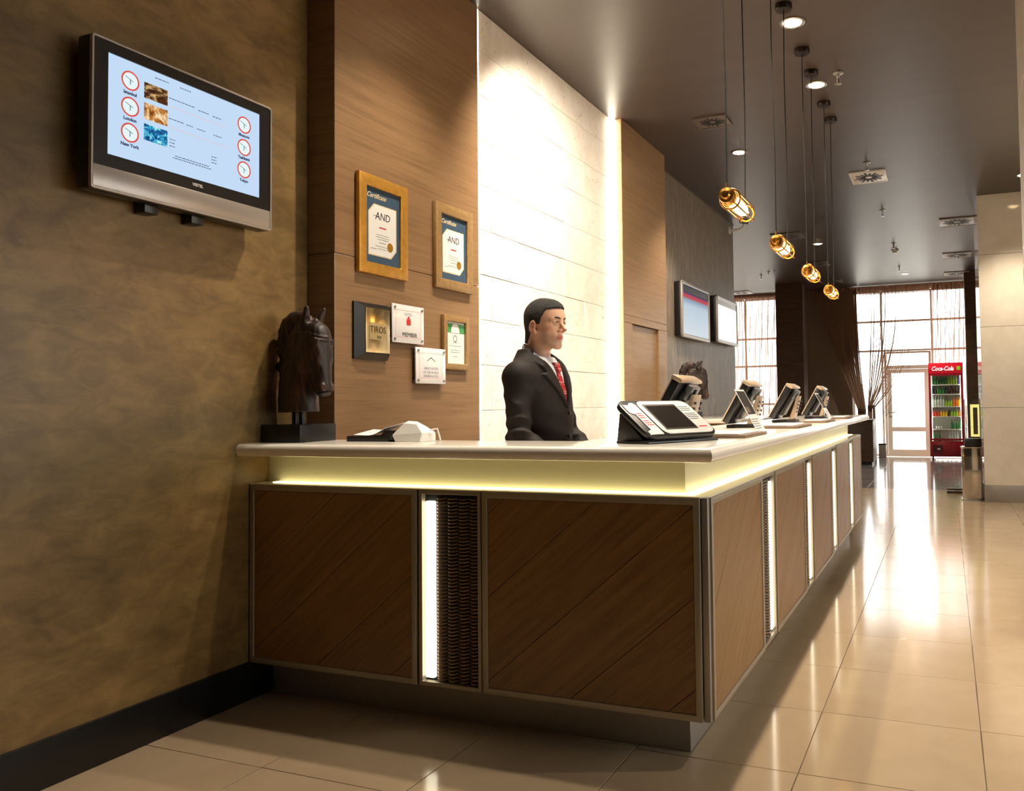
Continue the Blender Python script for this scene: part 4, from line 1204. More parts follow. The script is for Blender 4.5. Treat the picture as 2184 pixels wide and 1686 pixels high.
# ------------------------------------------------------------------ carved horse heads
def horse(loc, rz, label, s=1.0, base=True):
    t = thing('horse_sculpture', loc, label, 'sculpture', rz=rz)
    bz = 0.085
    MB().box(-0.118 * s, 0.118 * s, -0.124 * s, 0.124 * s, 0, bz * s).build('plinth', 'black_base', t, bevel=0.003)
    for xx, yy in ((-0.01, -0.02), (0.06, -0.05)):
        MB().cyl((xx * s, yy * s, bz * s), (xx * s, yy * s, (bz + 0.075) * s), 0.014 * s, n=14).build('post', 'black_base', t, smooth=40)
    g = Grid((-0.22, -0.12, -0.01), (0.24, 0.12, 0.54), 0.0042)
    # neck
    zk = [0.0, 0.08, 0.2, 0.3, 0.38, 0.44]
    xc = np.interp(g.z, zk, [-0.025, -0.03, -0.035, -0.02, 0.0, 0.01])
    bx = np.interp(g.z, zk, [0.108, 0.108, 0.104, 0.094, 0.08, 0.05])
    ay = np.interp(g.z, zk, [0.082, 0.078, 0.062, 0.05, 0.044, 0.03])
    neck = (np.sqrt(((g.x - xc) / bx) ** 2 + (g.y / ay) ** 2) - 1) * np.minimum(bx, ay)
    neck = smax(smax(neck, g.z - 0.43, 0.03), -(g.z - 0.0), 0.004)
    head = g.cone((0.092, 0, 0.365), (0.135, 0, 0.118), 0.07, 0.044)
    head = smax(head, np.abs(g.y) - np.interp(g.z, [0.08, 0.13, 0.2, 0.28, 0.36, 0.43], [0.04, 0.042, 0.044, 0.056, 0.058, 0.05]), 0.02)
    F = smin(neck, head, 0.03)
    for sy in (-1, 1):
        F = smin(F, g.ell((0.075, sy * 0.034, 0.27), (0.085, 0.03, 0.08)), 0.02)        # cheek
        F = smin(F, g.ell((0.138, sy * 0.044, 0.335), (0.02, 0.014, 0.016)), 0.012)        # brow
        F = smax(F, -g.ell((0.141, sy * 0.058, 0.318), (0.016, 0.010, 0.011)), 0.006)    # eye hollow
        F = smin(F, g.ell((0.140, sy * 0.05, 0.318), (0.010, 0.007, 0.008)), 0.003)      # eye
        F = smin(F, g.ell((0.163, sy * 0.028, 0.117), (0.02, 0.014, 0.02)), 0.01)         # nostril
        F = smax(F, -g.ell((0.181, sy * 0.034, 0.115), (0.010, 0.006, 0.011)), 0.004)
        F = smin(F, g.cone((0.055, sy * 0.036, 0.42), (0.085, sy * 0.052, 0.5), 0.03, 0.011), 0.012)  # ear
        F = smax(F, -g.cone((0.09, sy * 0.046, 0.44), (0.104, sy * 0.057, 0.5), 0.012, 0.004), 0.004)
    F = smin(F, g.ell((0.146, 0, 0.097), (0.034, 0.034, 0.024)), 0.012)                  # lips
    F = smax(F, -g.box((0.178, 0, 0.096), (0.04, 0.06, 0.0022)), 0.003)
    # mane: carved locks on the crest
    for cx, cz, r in ((0.03, 0.44, 0.036), (-0.01, 0.455, 0.042), (-0.055, 0.452, 0.044), (-0.095, 0.43, 0.044), (-0.118, 0.392, 0.042), (-0.126, 0.345, 0.042), (-0.126, 0.295, 0.038), (-0.12, 0.245, 0.032)):
        F = smin(F, g.ell((cx, 0, cz), (r, r * 0.8, r)), 0.012)
    F = smin(F, g.cone((-0.11, 0, 0.21), (-0.155, 0, 0.225), 0.03, 0.024), 0.012)        # tied lock at the back
    F = smin(F, g.cone((0.09, 0, 0.44), (0.158, 0, 0.36), 0.014, 0.010), 0.012)           # forelock
    # bridle bands
    for zz in (0.372, 0.356):
        band = np.abs((g.z - zz) + (g.x - 0.12) * 0.3) - 0.004
        F = np.where((band < 0.006) & (g.x > 0.0), smin(F, smax(F - 0.004, band, 0.002), 0.002), F)
    F = F + 0.0016 * np.sin(g.z * 60 + g.x * 240 + 3 * np.sin(g.z * 40)) * (g.x < -0.03) + 0.0008 * np.sin(g.x * 300 + g.z * 90)
    V, Q = g.mesh(F)
    o = sdf_obj('carved_head', (V * s, Q), 'carved_wood', t, (0.052 * s, -0.035 * s, (bz + 0.06) * s), rz=math.radians(-6))
    return t
horse((0.117, 0.178, TZ), 0.0, 'large dark carved horse head on the counter beside the plaster wall', 0.93)
sb = thing('sideboard', (0.52, 6.35, 0), 'low staff sideboard with pale top before the dark wall', 'sideboard')
MB().box(-0.40, 0.36, -1.15, 0.95, 0.0, 1.06).build('body', 'oak_pier', sb, bevel=0.004)
MB().box(-0.42, 0.40, -1.18, 0.98, 1.06, 1.10).build('top', 'worktop', sb, bevel=0.008)
horse((0.40, 5.36, 1.10), 0.72, 'small distant carved horse head before the dark wall', 0.92)

# ------------------------------------------------------------------ far end of the room
def strings(name, label, runs, mat, wdt=0.012, tie=None, head=None, taper=False):
    """runs: list of (list of points) for each hanging string"""
    t = thing(name, (runs[0][0][0], runs[0][0][1], 0), label, 'curtain')
    ox, oy = runs[0][0][0], runs[0][0][1]
    mb = MB()
    for r in runs:
        q_ = random.uniform(0.6, 1.1) * wdt / 2
        mb.tube([(x - ox, y - oy, z) for x, y, z in r], [q_ * (1.0 if not taper else 0.35 + 0.65 * min(1.0, i_ / 8)) for i_ in range(len(r))], 4, caps=False)
    tag(mb.build('hanging_strings', mat, t), kind='stuff')
    if head:
        x0, x1, y, z0, z1 = head
        hb = MB()
        n = int((x1 - x0) / 0.035)
        poly = []
        for i in range(n + 1):
            x = x0 + (x1 - x0) * i / n; poly.append((x - ox, y - oy + (0.02 if i % 2 else -0.015)))
        vs = [(p[0], p[1], z0) for p in poly] + [(p[0], p[1], z1) for p in poly] + [(p[0], p[1] + 0.008, z0) for p in poly] + [(p[0], p[1] + 0.008, z1) for p in poly]
        k = n + 1
        fs = []
        for i in range(n):
            fs += [(i, i + 1, k + i + 1, k + i), (2 * k + i, 3 * k + i, 3 * k + i + 1, 2 * k + i + 1), (i, 2 * k + i, 2 * k + i + 1, i + 1), (k + i, k + i + 1, 3 * k + i + 1, 3 * k + i)]
        hb.add(vs, fs).build('heading_tape', 'heading_cloth', t)
    if tie:
        x, y, z, r = tie
        MB().lathe([(r * 0.9, -0.04), (r * 1.06, -0.03), (r * 1.06, 0.03), (r * 0.9, 0.04)], (x - ox, y - oy, z), n=16).build('tie_back', 'dark_wood', t, smooth=40)
    return t
YC = 16.18
def swept(x_top, x_tie, z_tie, spread, z_bot=0.02, belly=0.35, y=YC):
    pts = []
    for i in range(9):
        u = i / 8; z = 3.74 + (z_tie - 3.74) * u
        x = x_top + (x_tie - x_top) * (u ** (1.0 + belly * 2.2))
        pts.append((x, y, z))
    pts += [(x_tie + spread * 0.6, y, z_tie - 0.5), (x_tie + spread, y, z_bot)]
    return pts
runs = []
for k in range(110):
    u = (k + random.random()) / 110
    xt = 0.12 + 0.95 * u ** 0.9
    w = 1.06 + 0.14 * u + random.uniform(-0.02, 0.02)
    runs.append(swept(xt, w, 1.05 + random.uniform(-0.03, 0.03), random.uniform(-0.02, 0.02), belly=0.05 + 0.35 * u, y=YC + random.uniform(-0.03, 0.03)))
strings('string_curtain', 'dark brown string curtain swept right and tied, left of the big window', runs, 'curtain_string', 0.02, tie=(1.13, YC, 1.05, 0.085), head=(0.1, 1.1, YC, 3.62, 3.79))
runs = []
for k in range(64):
    u = (k + random.random()) / 64
    xt = 1.36 + 0.95 * u
    w = 1.27 + 0.13 * u + random.uniform(-0.015, 0.015)
    runs.append(swept(xt, w, 1.12 + random.uniform(-0.03, 0.03), random.uniform(-0.02, 0.02), belly=0.35 + 0.55 * u, y=YC + random.uniform(-0.03, 0.03)))
runs = [r for k, r in enumerate(runs) if k % 5 < 3 and (k < 40 or k % 2 == 0)]
strings('string_curtain', 'brown string curtain fanning out of a tie before the glass door', runs, 'curtain_string', 0.026, taper=True, tie=(1.335, YC, 1.12, 0.075), head=(1.12, 2.62, YC, 3.6, 3.79))
runs = []
for k in range(46):
    x = 2.63 + 0.66 * (k + random.random()) / 46
    runs.append([(x + 0.01 * math.sin(q * 2 + k), YC + random.uniform(-0.02, 0.02), 3.74 - 3.7 * q / 6) for q in range(7)])
strings('string_curtain', 'straight sheer string curtain behind the drinks fridge', runs, 'sheer_string', 0.018, head=(2.63, 3.3, YC, 3.62, 3.79))
runs = []
for k in range(90):
    x = -2.6 + 1.95 * (k + random.random()) / 90
    runs.append([(x + 0.012 * math.sin(q * 2 + k), YC + random.uniform(-0.02, 0.02), 3.72 - 3.68 * q / 6) for q in range(7)])
strings('string_curtain', 'straight sheer string curtain over the left window', runs, 'sheer_string', 0.02)
runs = []
for k in range(40):
    x = 3.62 + 1.2 * (k + random.random()) / 40
    runs.append([(x + 0.012 * math.sin(q * 2 + k), YC + random.uniform(-0.02, 0.02), 3.72 - 3.68 * q / 6) for q in range(7)])
strings('string_curtain', 'straight sheer string curtain right of the dark column, mirrored in the marble', runs, 'sheer_string', 0.018, head=(3.6, 4.85, YC, 3.62, 3.79))

t = thing('low_cabinet', (1.2, 14.4, 0), 'dark brown low cabinet beyond the far end of the counter', 'cabinet')
MB().box(-0.6, 0.33, -0.42, 0.38, 0.06, 0.86).build('body', 'dark_wood', t, bevel=0.006)
MB().box(-0.62, 0.34, -0.44, 0.40, 0.86, 0.885).build('top', 'dark_wood', t, bevel=0.004)
MB().box(-0.56, 0.30, -0.38, 0.34, 0.0, 0.06).build('plinth', 'black_base', t)
t = thing('waste_bin', (1.55, 16.2, 0), 'small grey bin standing left of the glass door', 'bin')
MB().prism(rrect(-0.08, 0.08, -0.08, 0.08, 0.02), 'z', 0, 0.28).build('body', 'silver_plastic', t, bevel=0.004)
MB().prism(rrect(-0.083, 0.083, -0.083, 0.083, 0.02), 'z', 0.28, 0.31).build('lid', 'black_plastic', t, bevel=0.004)

# drinks fridge
fx, fy = 2.54, 15.75
t = thing('drinks_fridge', (fx, fy, 0), 'tall red drinks fridge with a glass door full of bottles', 'fridge')
W_, D_, H_ = 0.68, 0.37, 2.03
MB().box(0, 0.04, 0.03, D_, 0.06, 1.80).box(W_ - 0.04, W_, 0.03, D_, 0.06, 1.80).box(0.04, W_ - 0.04, D_ - 0.04, D_, 0.06, 1.80).box(0, W_, 0.03, D_, 1.80, H_).box(0.04, W_ - 0.04, 0.03, D_ - 0.04, 0.06, 0.32).build('cabinet', 'fridge_red', t)
MB().box(0.041, 0.046, 0.06, D_ - 0.041, 0.321, 1.799).box(W_ - 0.046, W_ - 0.041, 0.06, D_ - 0.041, 0.321, 1.799).box(0.046, W_ - 0.046, D_ - 0.046, D_ - 0.041, 0.321, 1.799).build('liner', 'fridge_inner', t)
hd = MB().prism([(0.03, 1.80), (-0.01, 1.81), (-0.03, 1.92), (-0.01, H_), (0.03, H_)], 'x', 0.0, W_).build('header_sign', 'fridge_sign', t)
text('sign_lettering', 'Coca-Cola', 0.125, 'sign_white', hd, (0.28, -0.032, 1.905), shear=0.3, sx=0.8, bold=0.002)
MB().box(0.56, 0.63, -0.034, -0.028, 1.87, 1.95).build('sign_leaf', 'sign_green', hd, bevel=0.01)
dg = MB().ring(rect(0.005, W_ - 0.005, 0.40, 1.795), rect(0.05, W_ - 0.05, 0.44, 1.76), 'y', 0.0, 0.03).build('door_frame', 'fridge_red', t, bevel=0.003)
MB().box(0.05, W_ - 0.05, 0.010, 0.014, 0.44, 1.76).build('pane', 'pane_glass', dg)
MB().cyl((0.03, -0.02, 0.95), (0.03, -0.02, 1.25), 0.009, n=10).build('handle', 'black_plastic', dg)
MB().box(0.01, W_ - 0.01, 0.005, 0.03, 0.07, 0.39).build('grille_panel', 'fridge_red', t, bevel=0.003)
for k in range(8): MB().box(0.06, 0.25, -0.001, 0.005, 0.12 + 0.026 * k, 0.128 + 0.026 * k).build('grille_slat', 'black_plastic', t)
MB().box(0.14, 0.2, -0.003, 0.004, 0.21, 0.235).build('badge', 'white_plastic', t)
for xx in (0.04, W_ - 0.07):
    for yy in (0.06, D_ - 0.09): MB().box(xx, xx + 0.03, yy, yy + 0.03, 0.0, 0.06).build('foot', 'black_plastic', t)
shelves = [1.56, 1.36, 1.10, 0.90, 0.64, 0.325]
shelves = [1.575, 1.375, 1.115, 0.905, 0.64, 0.335]
for z in shelves[:-1]: MB().box(0.048, W_ - 0.048, 0.06, D_ - 0.05, z - 0.018, z).build('shelf', 'white_plastic', t)
for xx in (0.052, W_ - 0.062): MB().box(xx, xx + 0.01, 0.04, 0.05, 0.36, 1.78).build('light_tube', 'fridge_lamp', t)
bot_me = {}
def bottle(x, z, h, kind, label, grp):
    key = (kind, round(h, 2))
    if key not in bot_me:
        r = 0.024
        o = MB().lathe([(r * 0.85, 0), (r, 0.006), (r, h * 0.52), (r * 0.86, h * 0.62), (r * 0.42, h * 0.78), (r * 0.38, h * 0.93), (r * 0.48, h * 0.94), (r * 0.48, h)], n=12).build('bottle', 'drink_' + kind, None, smooth=50)
        bot_me[key] = o.data
    else: o = link('bottle', bot_me[key], None)
    o.location = (fx + x, fy + 0.12, z + 0.0005)
    tag(o, label, 'bottle', grp)
rowname = ['top', 'second', 'third', 'fourth', 'fifth', 'lowest']
def row(k, specs):
    for x, h, kind in specs:
        nm = {'clear': 'clear glass', 'dark': 'very dark', 'lime': 'lime green', 'violet': 'violet'}.get(kind, kind)
        same = sorted(s[0] for s in specs if s[2] == kind)
        od = ['leftmost', 'second', 'third', 'fourth', 'fifth', 'sixth', 'seventh'][same.index(x)]
        if len(same) == 1: lb = f'only {nm} drink bottle on the {rowname[k]} shelf of the red fridge'
        else: lb = f'{od} {nm} bottle from the left, {rowname[k]} shelf of the red fridge'
        bottle(x, shelves[k], h, kind, lb, f'{nm} bottles on the {rowname[k]} fridge shelf')
xs = [0.085 + 0.051 * i for i in range(11)]
row(0, [(x, 0.17, 'green') for x in xs[:6]] + [(x, 0.18, 'lime') for x in xs[6:10]] + [(xs[10], 0.16, 'violet')])
row(1, [(x, 0.16, 'dark') for x in xs[:2]] + [(x, 0.16, 'green') for x in xs[2:5]] + [(x, 0.16, 'dark') for x in xs[5:7]] + [(x, 0.165, 'brown') for x in xs[7:]])
row(2, [(x, 0.22, 'clear') for x in xs[:5]] + [(x, 0.13, 'lime') for x in xs[5:8]] + [(x, 0.19, 'orange') for x in xs[8:10]] + [(xs[10], 0.19, 'yellow')])
row(3, [(x, 0.13, 'red') for x in xs[:3]] + [(x, 0.13, 'yellow') for x in xs[3:6]] + [(x, 0.13, 'brown') for x in xs[6:7]] + [(x, 0.14, 'lime') for x in xs[7:10]] + [(xs[10], 0.13, 'orange')])
row(4, [(x, 0.19, 'green') for x in xs[7:]] + [(x, 0.06, 'clear') for x in xs[1:4]])
row(5, [(x, 0.26, 'green') for x in xs[0:3:2]] + [(x, 0.25, 'clear') for x in xs[6:10]])

# chrome pedestal with a glass showcase beside the marble pier
t = thing('chrome_pedestal', (3.165, 8.56, 0), 'polished metal pedestal beside the marble pier', 'pedestal')
MB().prism(rrect(-0.12, 0.12, -0.12, 0.12, 0.02), 'z', 0.015, 0.655).build('body', 'chrome', t, bevel=0.006)
MB().box(-0.13, 0.13, -0.13, 0.13, 0.0, 0.015).build('base', 'steel', t, bevel=0.002)
MB().box(-0.13, 0.13, -0.13, 0.13, 0.655, 0.67).build('top', 'chrome', t, bevel=0.003)
t = thing('glass_showcase', (3.185, 8.56, 0.67), 'small glass showcase with a yellow lit edge on the metal pedestal', 'showcase')
MB().box(-0.1, 0.1, -0.1, 0.1, 0.0, 0.10).build('base', 'black_base', t, bevel=0.003)
for sx in (-0.097, 0.085):
    for sy in (-0.097, 0.085): MB().box(sx, sx + 0.012, sy, sy + 0.012, 0.10, 0.60).build('post', 'steel', t)
MB().ring(rect(-0.02, 0.085, 0.12, 0.53), rect(0.012, 0.065, 0.15, 0.49), 'y', 0.05, 0.06).build('lit_frame', 'case_lamp', t)
for z in (0.24, 0.38): MB().box(-0.085, 0.085, -0.085, 0.085, z, z + 0.006).build('shelf', 'acrylic_clear', t)
for a in ((-0.0985, -0.0955, -0.085, 0.085), (0.0955, 0.0985, -0.085, 0.085)): MB().box(a[0], a[1], a[2], a[3], 0.10, 0.6).build('pane', 'pane_glass', t)
MB().box(-0.085, 0.085, -0.0985, -0.0955, 0.10, 0.6).build('pane', 'pane_glass', t)
for k, yy in enumerate((9.20, 9.52)):
    tag(MB().box(2.86, 3.08, yy, yy + 0.06, 0.0, 0.035).build('floor_rail', 'dark_wood', bevel=0.006), ('nearer' if k == 0 else 'farther') + ' dark bar on the floor beside the metal pedestal', 'floor bar')

# ------------------------------------------------------------------ the receptionist
PX, PY = 1.116, 0.665
man = thing('person', (PX, PY, 0), 'man in dark suit, white shirt and red dotted tie standing behind the counter', 'person', rz=math.radians(-2))
HX, HZ = 0.025, 1.655        # head centre
def mir(fn):
    return [fn(-1), fn(1)]

# head and neck, fine
g = Grid((HX - 0.125, -0.10, HZ - 0.24), (HX + 0.135, 0.10, HZ + 0.125), 0.0024)
g.x = g.x - HX; g.z = g.z - HZ
F = g.ell((-0.012, 0, 0.032), (0.096, 0.075, 0.084))
F = smin(F, g.ell((0.03, 0, -0.03), (0.055, 0.059, 0.086)), 0.03)
F = smin(F, g.ell((0.058, 0, 0.03), (0.034, 0.054, 0.05)), 0.03)               # forehead
for sy in (-1, 1):
    F = smin(F, g.cone((-0.002, sy * 0.05, -0.052), (0.062, sy * 0.018, -0.105), 0.019, 0.014), 0.022)   # jaw
    F = smin(F, g.ell((0.05, sy * 0.042, -0.026), (0.026, 0.018, 0.02)), 0.02)  # cheek bone
    F = smin(F, g.cone((0.083, sy * 0.012, 0.018), (0.07, sy * 0.044, 0.017), 0.0085, 0.008), 0.012)   # brow
    F = smax(F, -g.ell((0.094, sy * 0.0315, -0.002), (0.017, 0.0165, 0.0125)), 0.012)     # socket
F = smin(F, g.ell((0.066, 0, -0.104), (0.019, 0.021, 0.017)), 0.014)            # chin
F = smin(F, g.ell((0.070, 0, -0.068), (0.018, 0.028, 0.028)), 0.016)            # mouth mound
nose = g.cone((0.085, 0, 0.008), (0.1125, 0, -0.034), 0.0068, 0.0102)
for sy in (-1, 1): nose = smin(nose, g.ell((0.094, sy * 0.0115, -0.039), (0.012, 0.0072, 0.0078)), 0.006)
F = smin(F, nose, 0.010)
for sy in (-1, 1): F = smax(F, -g.ell((0.1, sy * 0.0075, -0.0475), (0.0055, 0.0035, 0.0035)), 0.003)
F = smin(F, g.ell((0.0862, 0, -0.0655), (0.0075, 0.022, 0.0048)), 0.004)        # lips
F = smin(F, g.ell((0.0852, 0, -0.0765), (0.0075, 0.0195, 0.0056)), 0.004)
F = smax(F, -g.ell((0.094, 0, -0.0708), (0.010, 0.024, 0.0014)), 0.002)
for sy in (-1, 1):                                                             # eyelids
    F = smin(F, g.ell((0.0795, sy * 0.0315, -0.001), (0.0125, 0.0145, 0.0125)), 0.003)
    F = smax(F, -g.ell((0.0945, sy * 0.0315, -0.0015), (0.008, 0.0125, 0.0034)), 0.002)
ear = None
for sy in (-1, 1):
    e = g.ell((-0.017, sy * 0.079, -0.017), (0.019, 0.0075, 0.031), 0.25)
    e = smin(e, g.ell((-0.009, sy * 0.074, -0.041), (0.010, 0.006, 0.011)), 0.006)
    e = smax(e, -g.ell((-0.014, sy * 0.0865, -0.015), (0.0125, 0.0075, 0.022), 0.25), 0.002)
    e = smin(e, g.cone((-0.015, sy * 0.0815, -0.001), (-0.007, sy * 0.0795, -0.021), 0.0028, 0.003), 0.003)
    F = smin(F, e, 0.005)
F = smin(F, g.cone((-0.035, 0, -0.05), (-0.052, 0, -0.22), 0.054, 0.060), 0.03)   # neck
F = smin(F, g.ell((0.002, 0, -0.155), (0.018, 0.012, 0.016)), 0.012)              # throat
V1, Q1 = g.mesh(F)
HYAW = math.radians(-9)
def head_turn(V):
    global HYAW
    w = np.clip((V[:, 2] - (HZ - 0.19)) / 0.09, 0, 1) * HYAW
    x, y = V[:, 0] - (HX - 0.035), V[:, 1]
    V = V.copy(); V[:, 0] = x * np.cos(w) - y * np.sin(w) + HX - 0.035; V[:, 1] = x * np.sin(w) + y * np.cos(w); return V
V1 = head_turn(V1)
def turn_obj(o):
    co = np.zeros(len(o.data.vertices) * 3); o.data.vertices.foreach_get('co', co)
    o.data.vertices.foreach_set('co', head_turn(co.reshape(-1, 3)).ravel()); o.data.update()

# rest of the body (mostly under clothes) with modelled hands
def hand(g, wr, kdir, up, side, curl):
    """wrist point, finger direction, palm-back normal, thumb side vector"""
    wr, kdir, up, side = (np.array(q, float) for q in (wr, kdir, up, side))
    P = lambda a, b, c: wr + kdir * a + side * b + up * c
    F = g.cone(wr - kdir * 0.05, wr + kdir * 0.01, 0.029, 0.026)
    for b_ in (-0.026, -0.009, 0.009, 0.026):
        F = smin(F, g.cone(P(0.0, b_ * 0.6, 0), P(0.085, b_, 0), 0.015, 0.0125), 0.012)
    for b_, L in ((-0.028, 0.062), (-0.0095, 0.076), (0.0095, 0.082), (0.029, 0.074)):
        a0 = P(0.085, b_, 0); k1 = P(0.085 + L * 0.48, b_ * 1.05, -0.010 * curl); k2 = P(0.085 + L * 0.8, b_ * 1.08, -0.028 * curl); k3 = P(0.085 + L * 0.96, b_ * 1.08, -0.045 * curl)
        f = np.minimum(np.minimum(g.cone(a0, k1, 0.0102, 0.0092), g.cone(k1, k2, 0.0092, 0.0084)), g.cone(k2, k3, 0.0084, 0.0072))
        F = smin(F, f, 0.004)
    th = np.minimum(g.cone(P(0.015, 0.022, -0.004), P(0.055, 0.05, -0.012), 0.015, 0.0115), g.cone(P(0.055, 0.05, -0.012), P(0.09, 0.056, -0.018), 0.011, 0.0088))
    return smin(F, th, 0.008)
WR, WL = np.array((0.26, -0.178, 0.957)), np.array((0.26, 0.158, 0.957))
parts = [(V1, Q1)]
for w_, sd in ((WR, 1), (WL, -1)):
    gh = Grid(w_ + np.array((-0.07, -0.09, -0.08)), w_ + np.array((0.21, 0.09, 0.06)), 0.003)
    parts.append(gh.mesh(hand(gh, w_, (0.97, 0, -0.24), (0.24, 0, 0.97), (0, sd, 0), 0.8)))
gb = Grid((-0.25, -0.34, 0.02), (0.32, 0.34, 1.52), 0.011)
B = gb.cone((-0.01, 0, 0.95), (-0.01, 0, 1.12), 0.095, 0.095)
B = smin(B, gb.cone((-0.01, 0, 1.12), (-0.02, 0, 1.34), 0.095, 0.09), 0.04)
for sy in (-1, 1):
    B = smin(B, gb.cone((-0.02, 0, 1.39), (-0.02, sy * 0.14, 1.375), 0.045, 0.035), 0.04)
    B = smin(B, gb.cone((-0.02, sy * 0.17, 1.36), (0.015, sy * 0.235, 1.13), 0.034, 0.030), 0.02)
    B = smin(B, gb.cone((0.015, sy * 0.235, 1.13), (0.215, -0.18 if sy < 0 else 0.16, 0.97), 0.030, 0.022), 0.015)
    B = smin(B, gb.cone((-0.01, sy * 0.09, 0.92), (0.0, sy * 0.10, 0.5), 0.078, 0.05), 0.03)
    B = smin(B, gb.cone((0.0, sy * 0.10, 0.5), (-0.02, sy * 0.11, 0.1), 0.05, 0.036), 0.02)
    B = smin(B, gb.cone((-0.03, sy * 0.11, 0.07), (0.13, sy * 0.13, 0.05), 0.036, 0.026), 0.02)
B = smin(B, gb.cone((-0.03, 0, 1.38), (-0.025, 0, 1.5), 0.056, 0.05), 0.03)
parts.append(gb.mesh(B))
off = 0; VV, QQ = [], []
for v, q in parts: VV.append(v); QQ.append(q + off); off += len(v)
VV, QQ = np.concatenate(VV), np.concatenate(QQ)
body = sdf_obj('body', (VV, QQ), 'skin', man, smooth_it=1)
cen = np.zeros(len(body.data.vertices) * 3); body.data.vertices.foreach_get('co', cen); cen = cen.reshape(-1, 3)
hm = cen[:, 2] > HZ - 0.17
HYAW = -HYAW; cen[hm] = head_turn(cen[hm]); HYAW = -HYAW
cen = cen - np.array((HX, 0, HZ))
sg = lambda t: 1 / (1 + np.exp(-np.clip(t, -30, 30)))
X_, Y_, Z_ = cen[:, 0], np.abs(cen[:, 1]), cen[:, 2]
lipw = sg((X_ - 0.081) / 0.0012) * sg((0.021 - Y_) / 0.001) * sg((-0.0605 - Z_) / 0.0006) * sg((Z_ + 0.083) / 0.0008)
stw = sg((X_ - 0.022) / 0.006) * sg((-0.05 + 0.45 * np.clip(0.055 - X_, -0.02, 0.05) - Z_) / 0.004) * sg((Z_ + 0.15) / 0.008)
rud = np.exp(-((X_ - 0.062) ** 2 + (Y_ - 0.045) ** 2 + (Z_ + 0.032) ** 2) / 0.0005) + np.exp(-((X_ - 0.108) ** 2 + Y_ ** 2 + (Z_ + 0.036) ** 2) / 0.0002) + np.exp(-((X_ + 0.01) ** 2 + (Y_ - 0.082) ** 2) / 0.0004) * (np.abs(Z_) < 0.06)
for nm_, ar in (('stubble', stw), ('lips', lipw), ('ruddy', np.clip(rud, 0, 1))):
    at = body.data.attributes.new(nm_, 'FLOAT', 'POINT'); at.data.foreach_set('value', ar.astype(np.float32))

# eyes, brows
for sy in (-1, 1):
    ey = MB().lathe([(0.0002, -0.0115)] + [(0.0115 * math.sin(PI * q / 12), -0.0115 * math.cos(PI * q / 12)) for q in range(1, 12)] + [(0.0002, 0.0115)], (HX + 0.0775, sy * 0.0315, HZ - 0.0015), n=16, axis='x').build('eye', 'eye_white', man, smooth=80); turn_obj(ey)
    MB().lathe([(0.0052, 0.0104), (0.0046, 0.0114), (0.0002, 0.0121)], (HX + 0.0775, sy * 0.0315, HZ - 0.0015), n=14, axis='x').build('iris', 'iris', ey, smooth=80); turn_obj(ey.children[0])
    mb = MB()
    pts = [(HX + 0.0955, sy * 0.011, HZ + 0.0165), (HX + 0.0945, sy * 0.022, HZ + 0.0205), (HX + 0.0875, sy * 0.036, HZ + 0.0225), (HX + 0.0725, sy * 0.0515, HZ + 0.0165)]
    turn_obj(mb.tube(pts, [0.003, 0.0044, 0.0042, 0.0022], 8).build('eyebrow', 'hair', man, smooth=60))
    turn_obj(MB().tube([(HX + 0.0905, sy * 0.019, HZ + 0.0015), (HX + 0.0915, sy * 0.029, HZ + 0.0048), (HX + 0.087, sy * 0.040, HZ + 0.003), (HX + 0.082, sy * 0.0455, HZ - 0.0005)], [0.0008, 0.0015, 0.0014, 0.0008], 6).build('eyelash', 'hair', man, smooth=60))

# hair: short crop following the skull
g = Grid((HX - 0.13, -0.095, HZ - 0.11), (HX + 0.11, 0.095, HZ + 0.135), 0.0026)
g.x = g.x - HX; g.z = g.z - HZ
H = g.ell((-0.012, 0, 0.034), (0.1015, 0.0795, 0.0885))
H = smin(H, g.ell((0.05, 0, 0.06), (0.042, 0.052, 0.042)), 0.03)
H = smin(H, g.cone((-0.05, 0, -0.02), (-0.062, 0, -0.085), 0.055, 0.05), 0.03)
zl = np.interp(g.x, [-0.13, -0.075, -0.045, -0.03, -0.012, 0.008, 0.018, 0.026, 0.036, 0.05, 0.064, 0.08, 0.1], [-0.095, -0.088, -0.055, -0.005, 0.006, -0.012, -0.014, 0.018, 0.034, 0.062, 0.062, 0.064, 0.07])
zl = np.where(np.abs(g.y) < 0.045, np.maximum(zl, np.interp(g.x, [0.02, 0.06, 0.1], [-0.09, 0.06, 0.068])), zl)
H = smax(H, (zl - g.z) * 0.75, 0.006)
rs = np.random.RandomState(3); H = H + 0.0022 * (rs.rand(*H.shape).astype(np.float32) - 0.5) * np.clip((g.z - 0.02) * 40, 0.25, 1)
turn_obj(sdf_obj('hair', g.mesh(H), 'hair', man, smooth_it=1))

# suit jacket
def torso(g, inset=0.0):
    zk = [0.78, 0.9, 1.02, 1.12, 1.24, 1.34, 1.41, 1.455, 1.495, 1.53, 1.56]
    a = np.interp(g.z, zk, [0.185, 0.18, 0.168, 0.166, 0.178, 0.186, 0.178, 0.156, 0.114, 0.085, 0.07]) - inset
    b_ = np.interp(g.z, zk, [0.126, 0.124, 0.118, 0.118, 0.124, 0.122, 0.115, 0.106, 0.092, 0.078, 0.07]) - inset
    xc = np.interp(g.z, zk, [0.0, 0.005, 0.01, 0.015, 0.012, 0.0, -0.012, -0.018, -0.024, -0.028, -0.028])
    return (np.sqrt(((g.x - xc) / b_) ** 2 + (g.y / a) ** 2) - 1) * np.minimum(a, b_) * 0.95
def vline(g, w=0.0):
    """signed side distance from the edge of the V opening, positive outside"""
    half = np.interp(g.z, [1.262, 1.44, 1.50], [0.0, 0.066, 0.098])
    return (np.abs(g.y) - half)
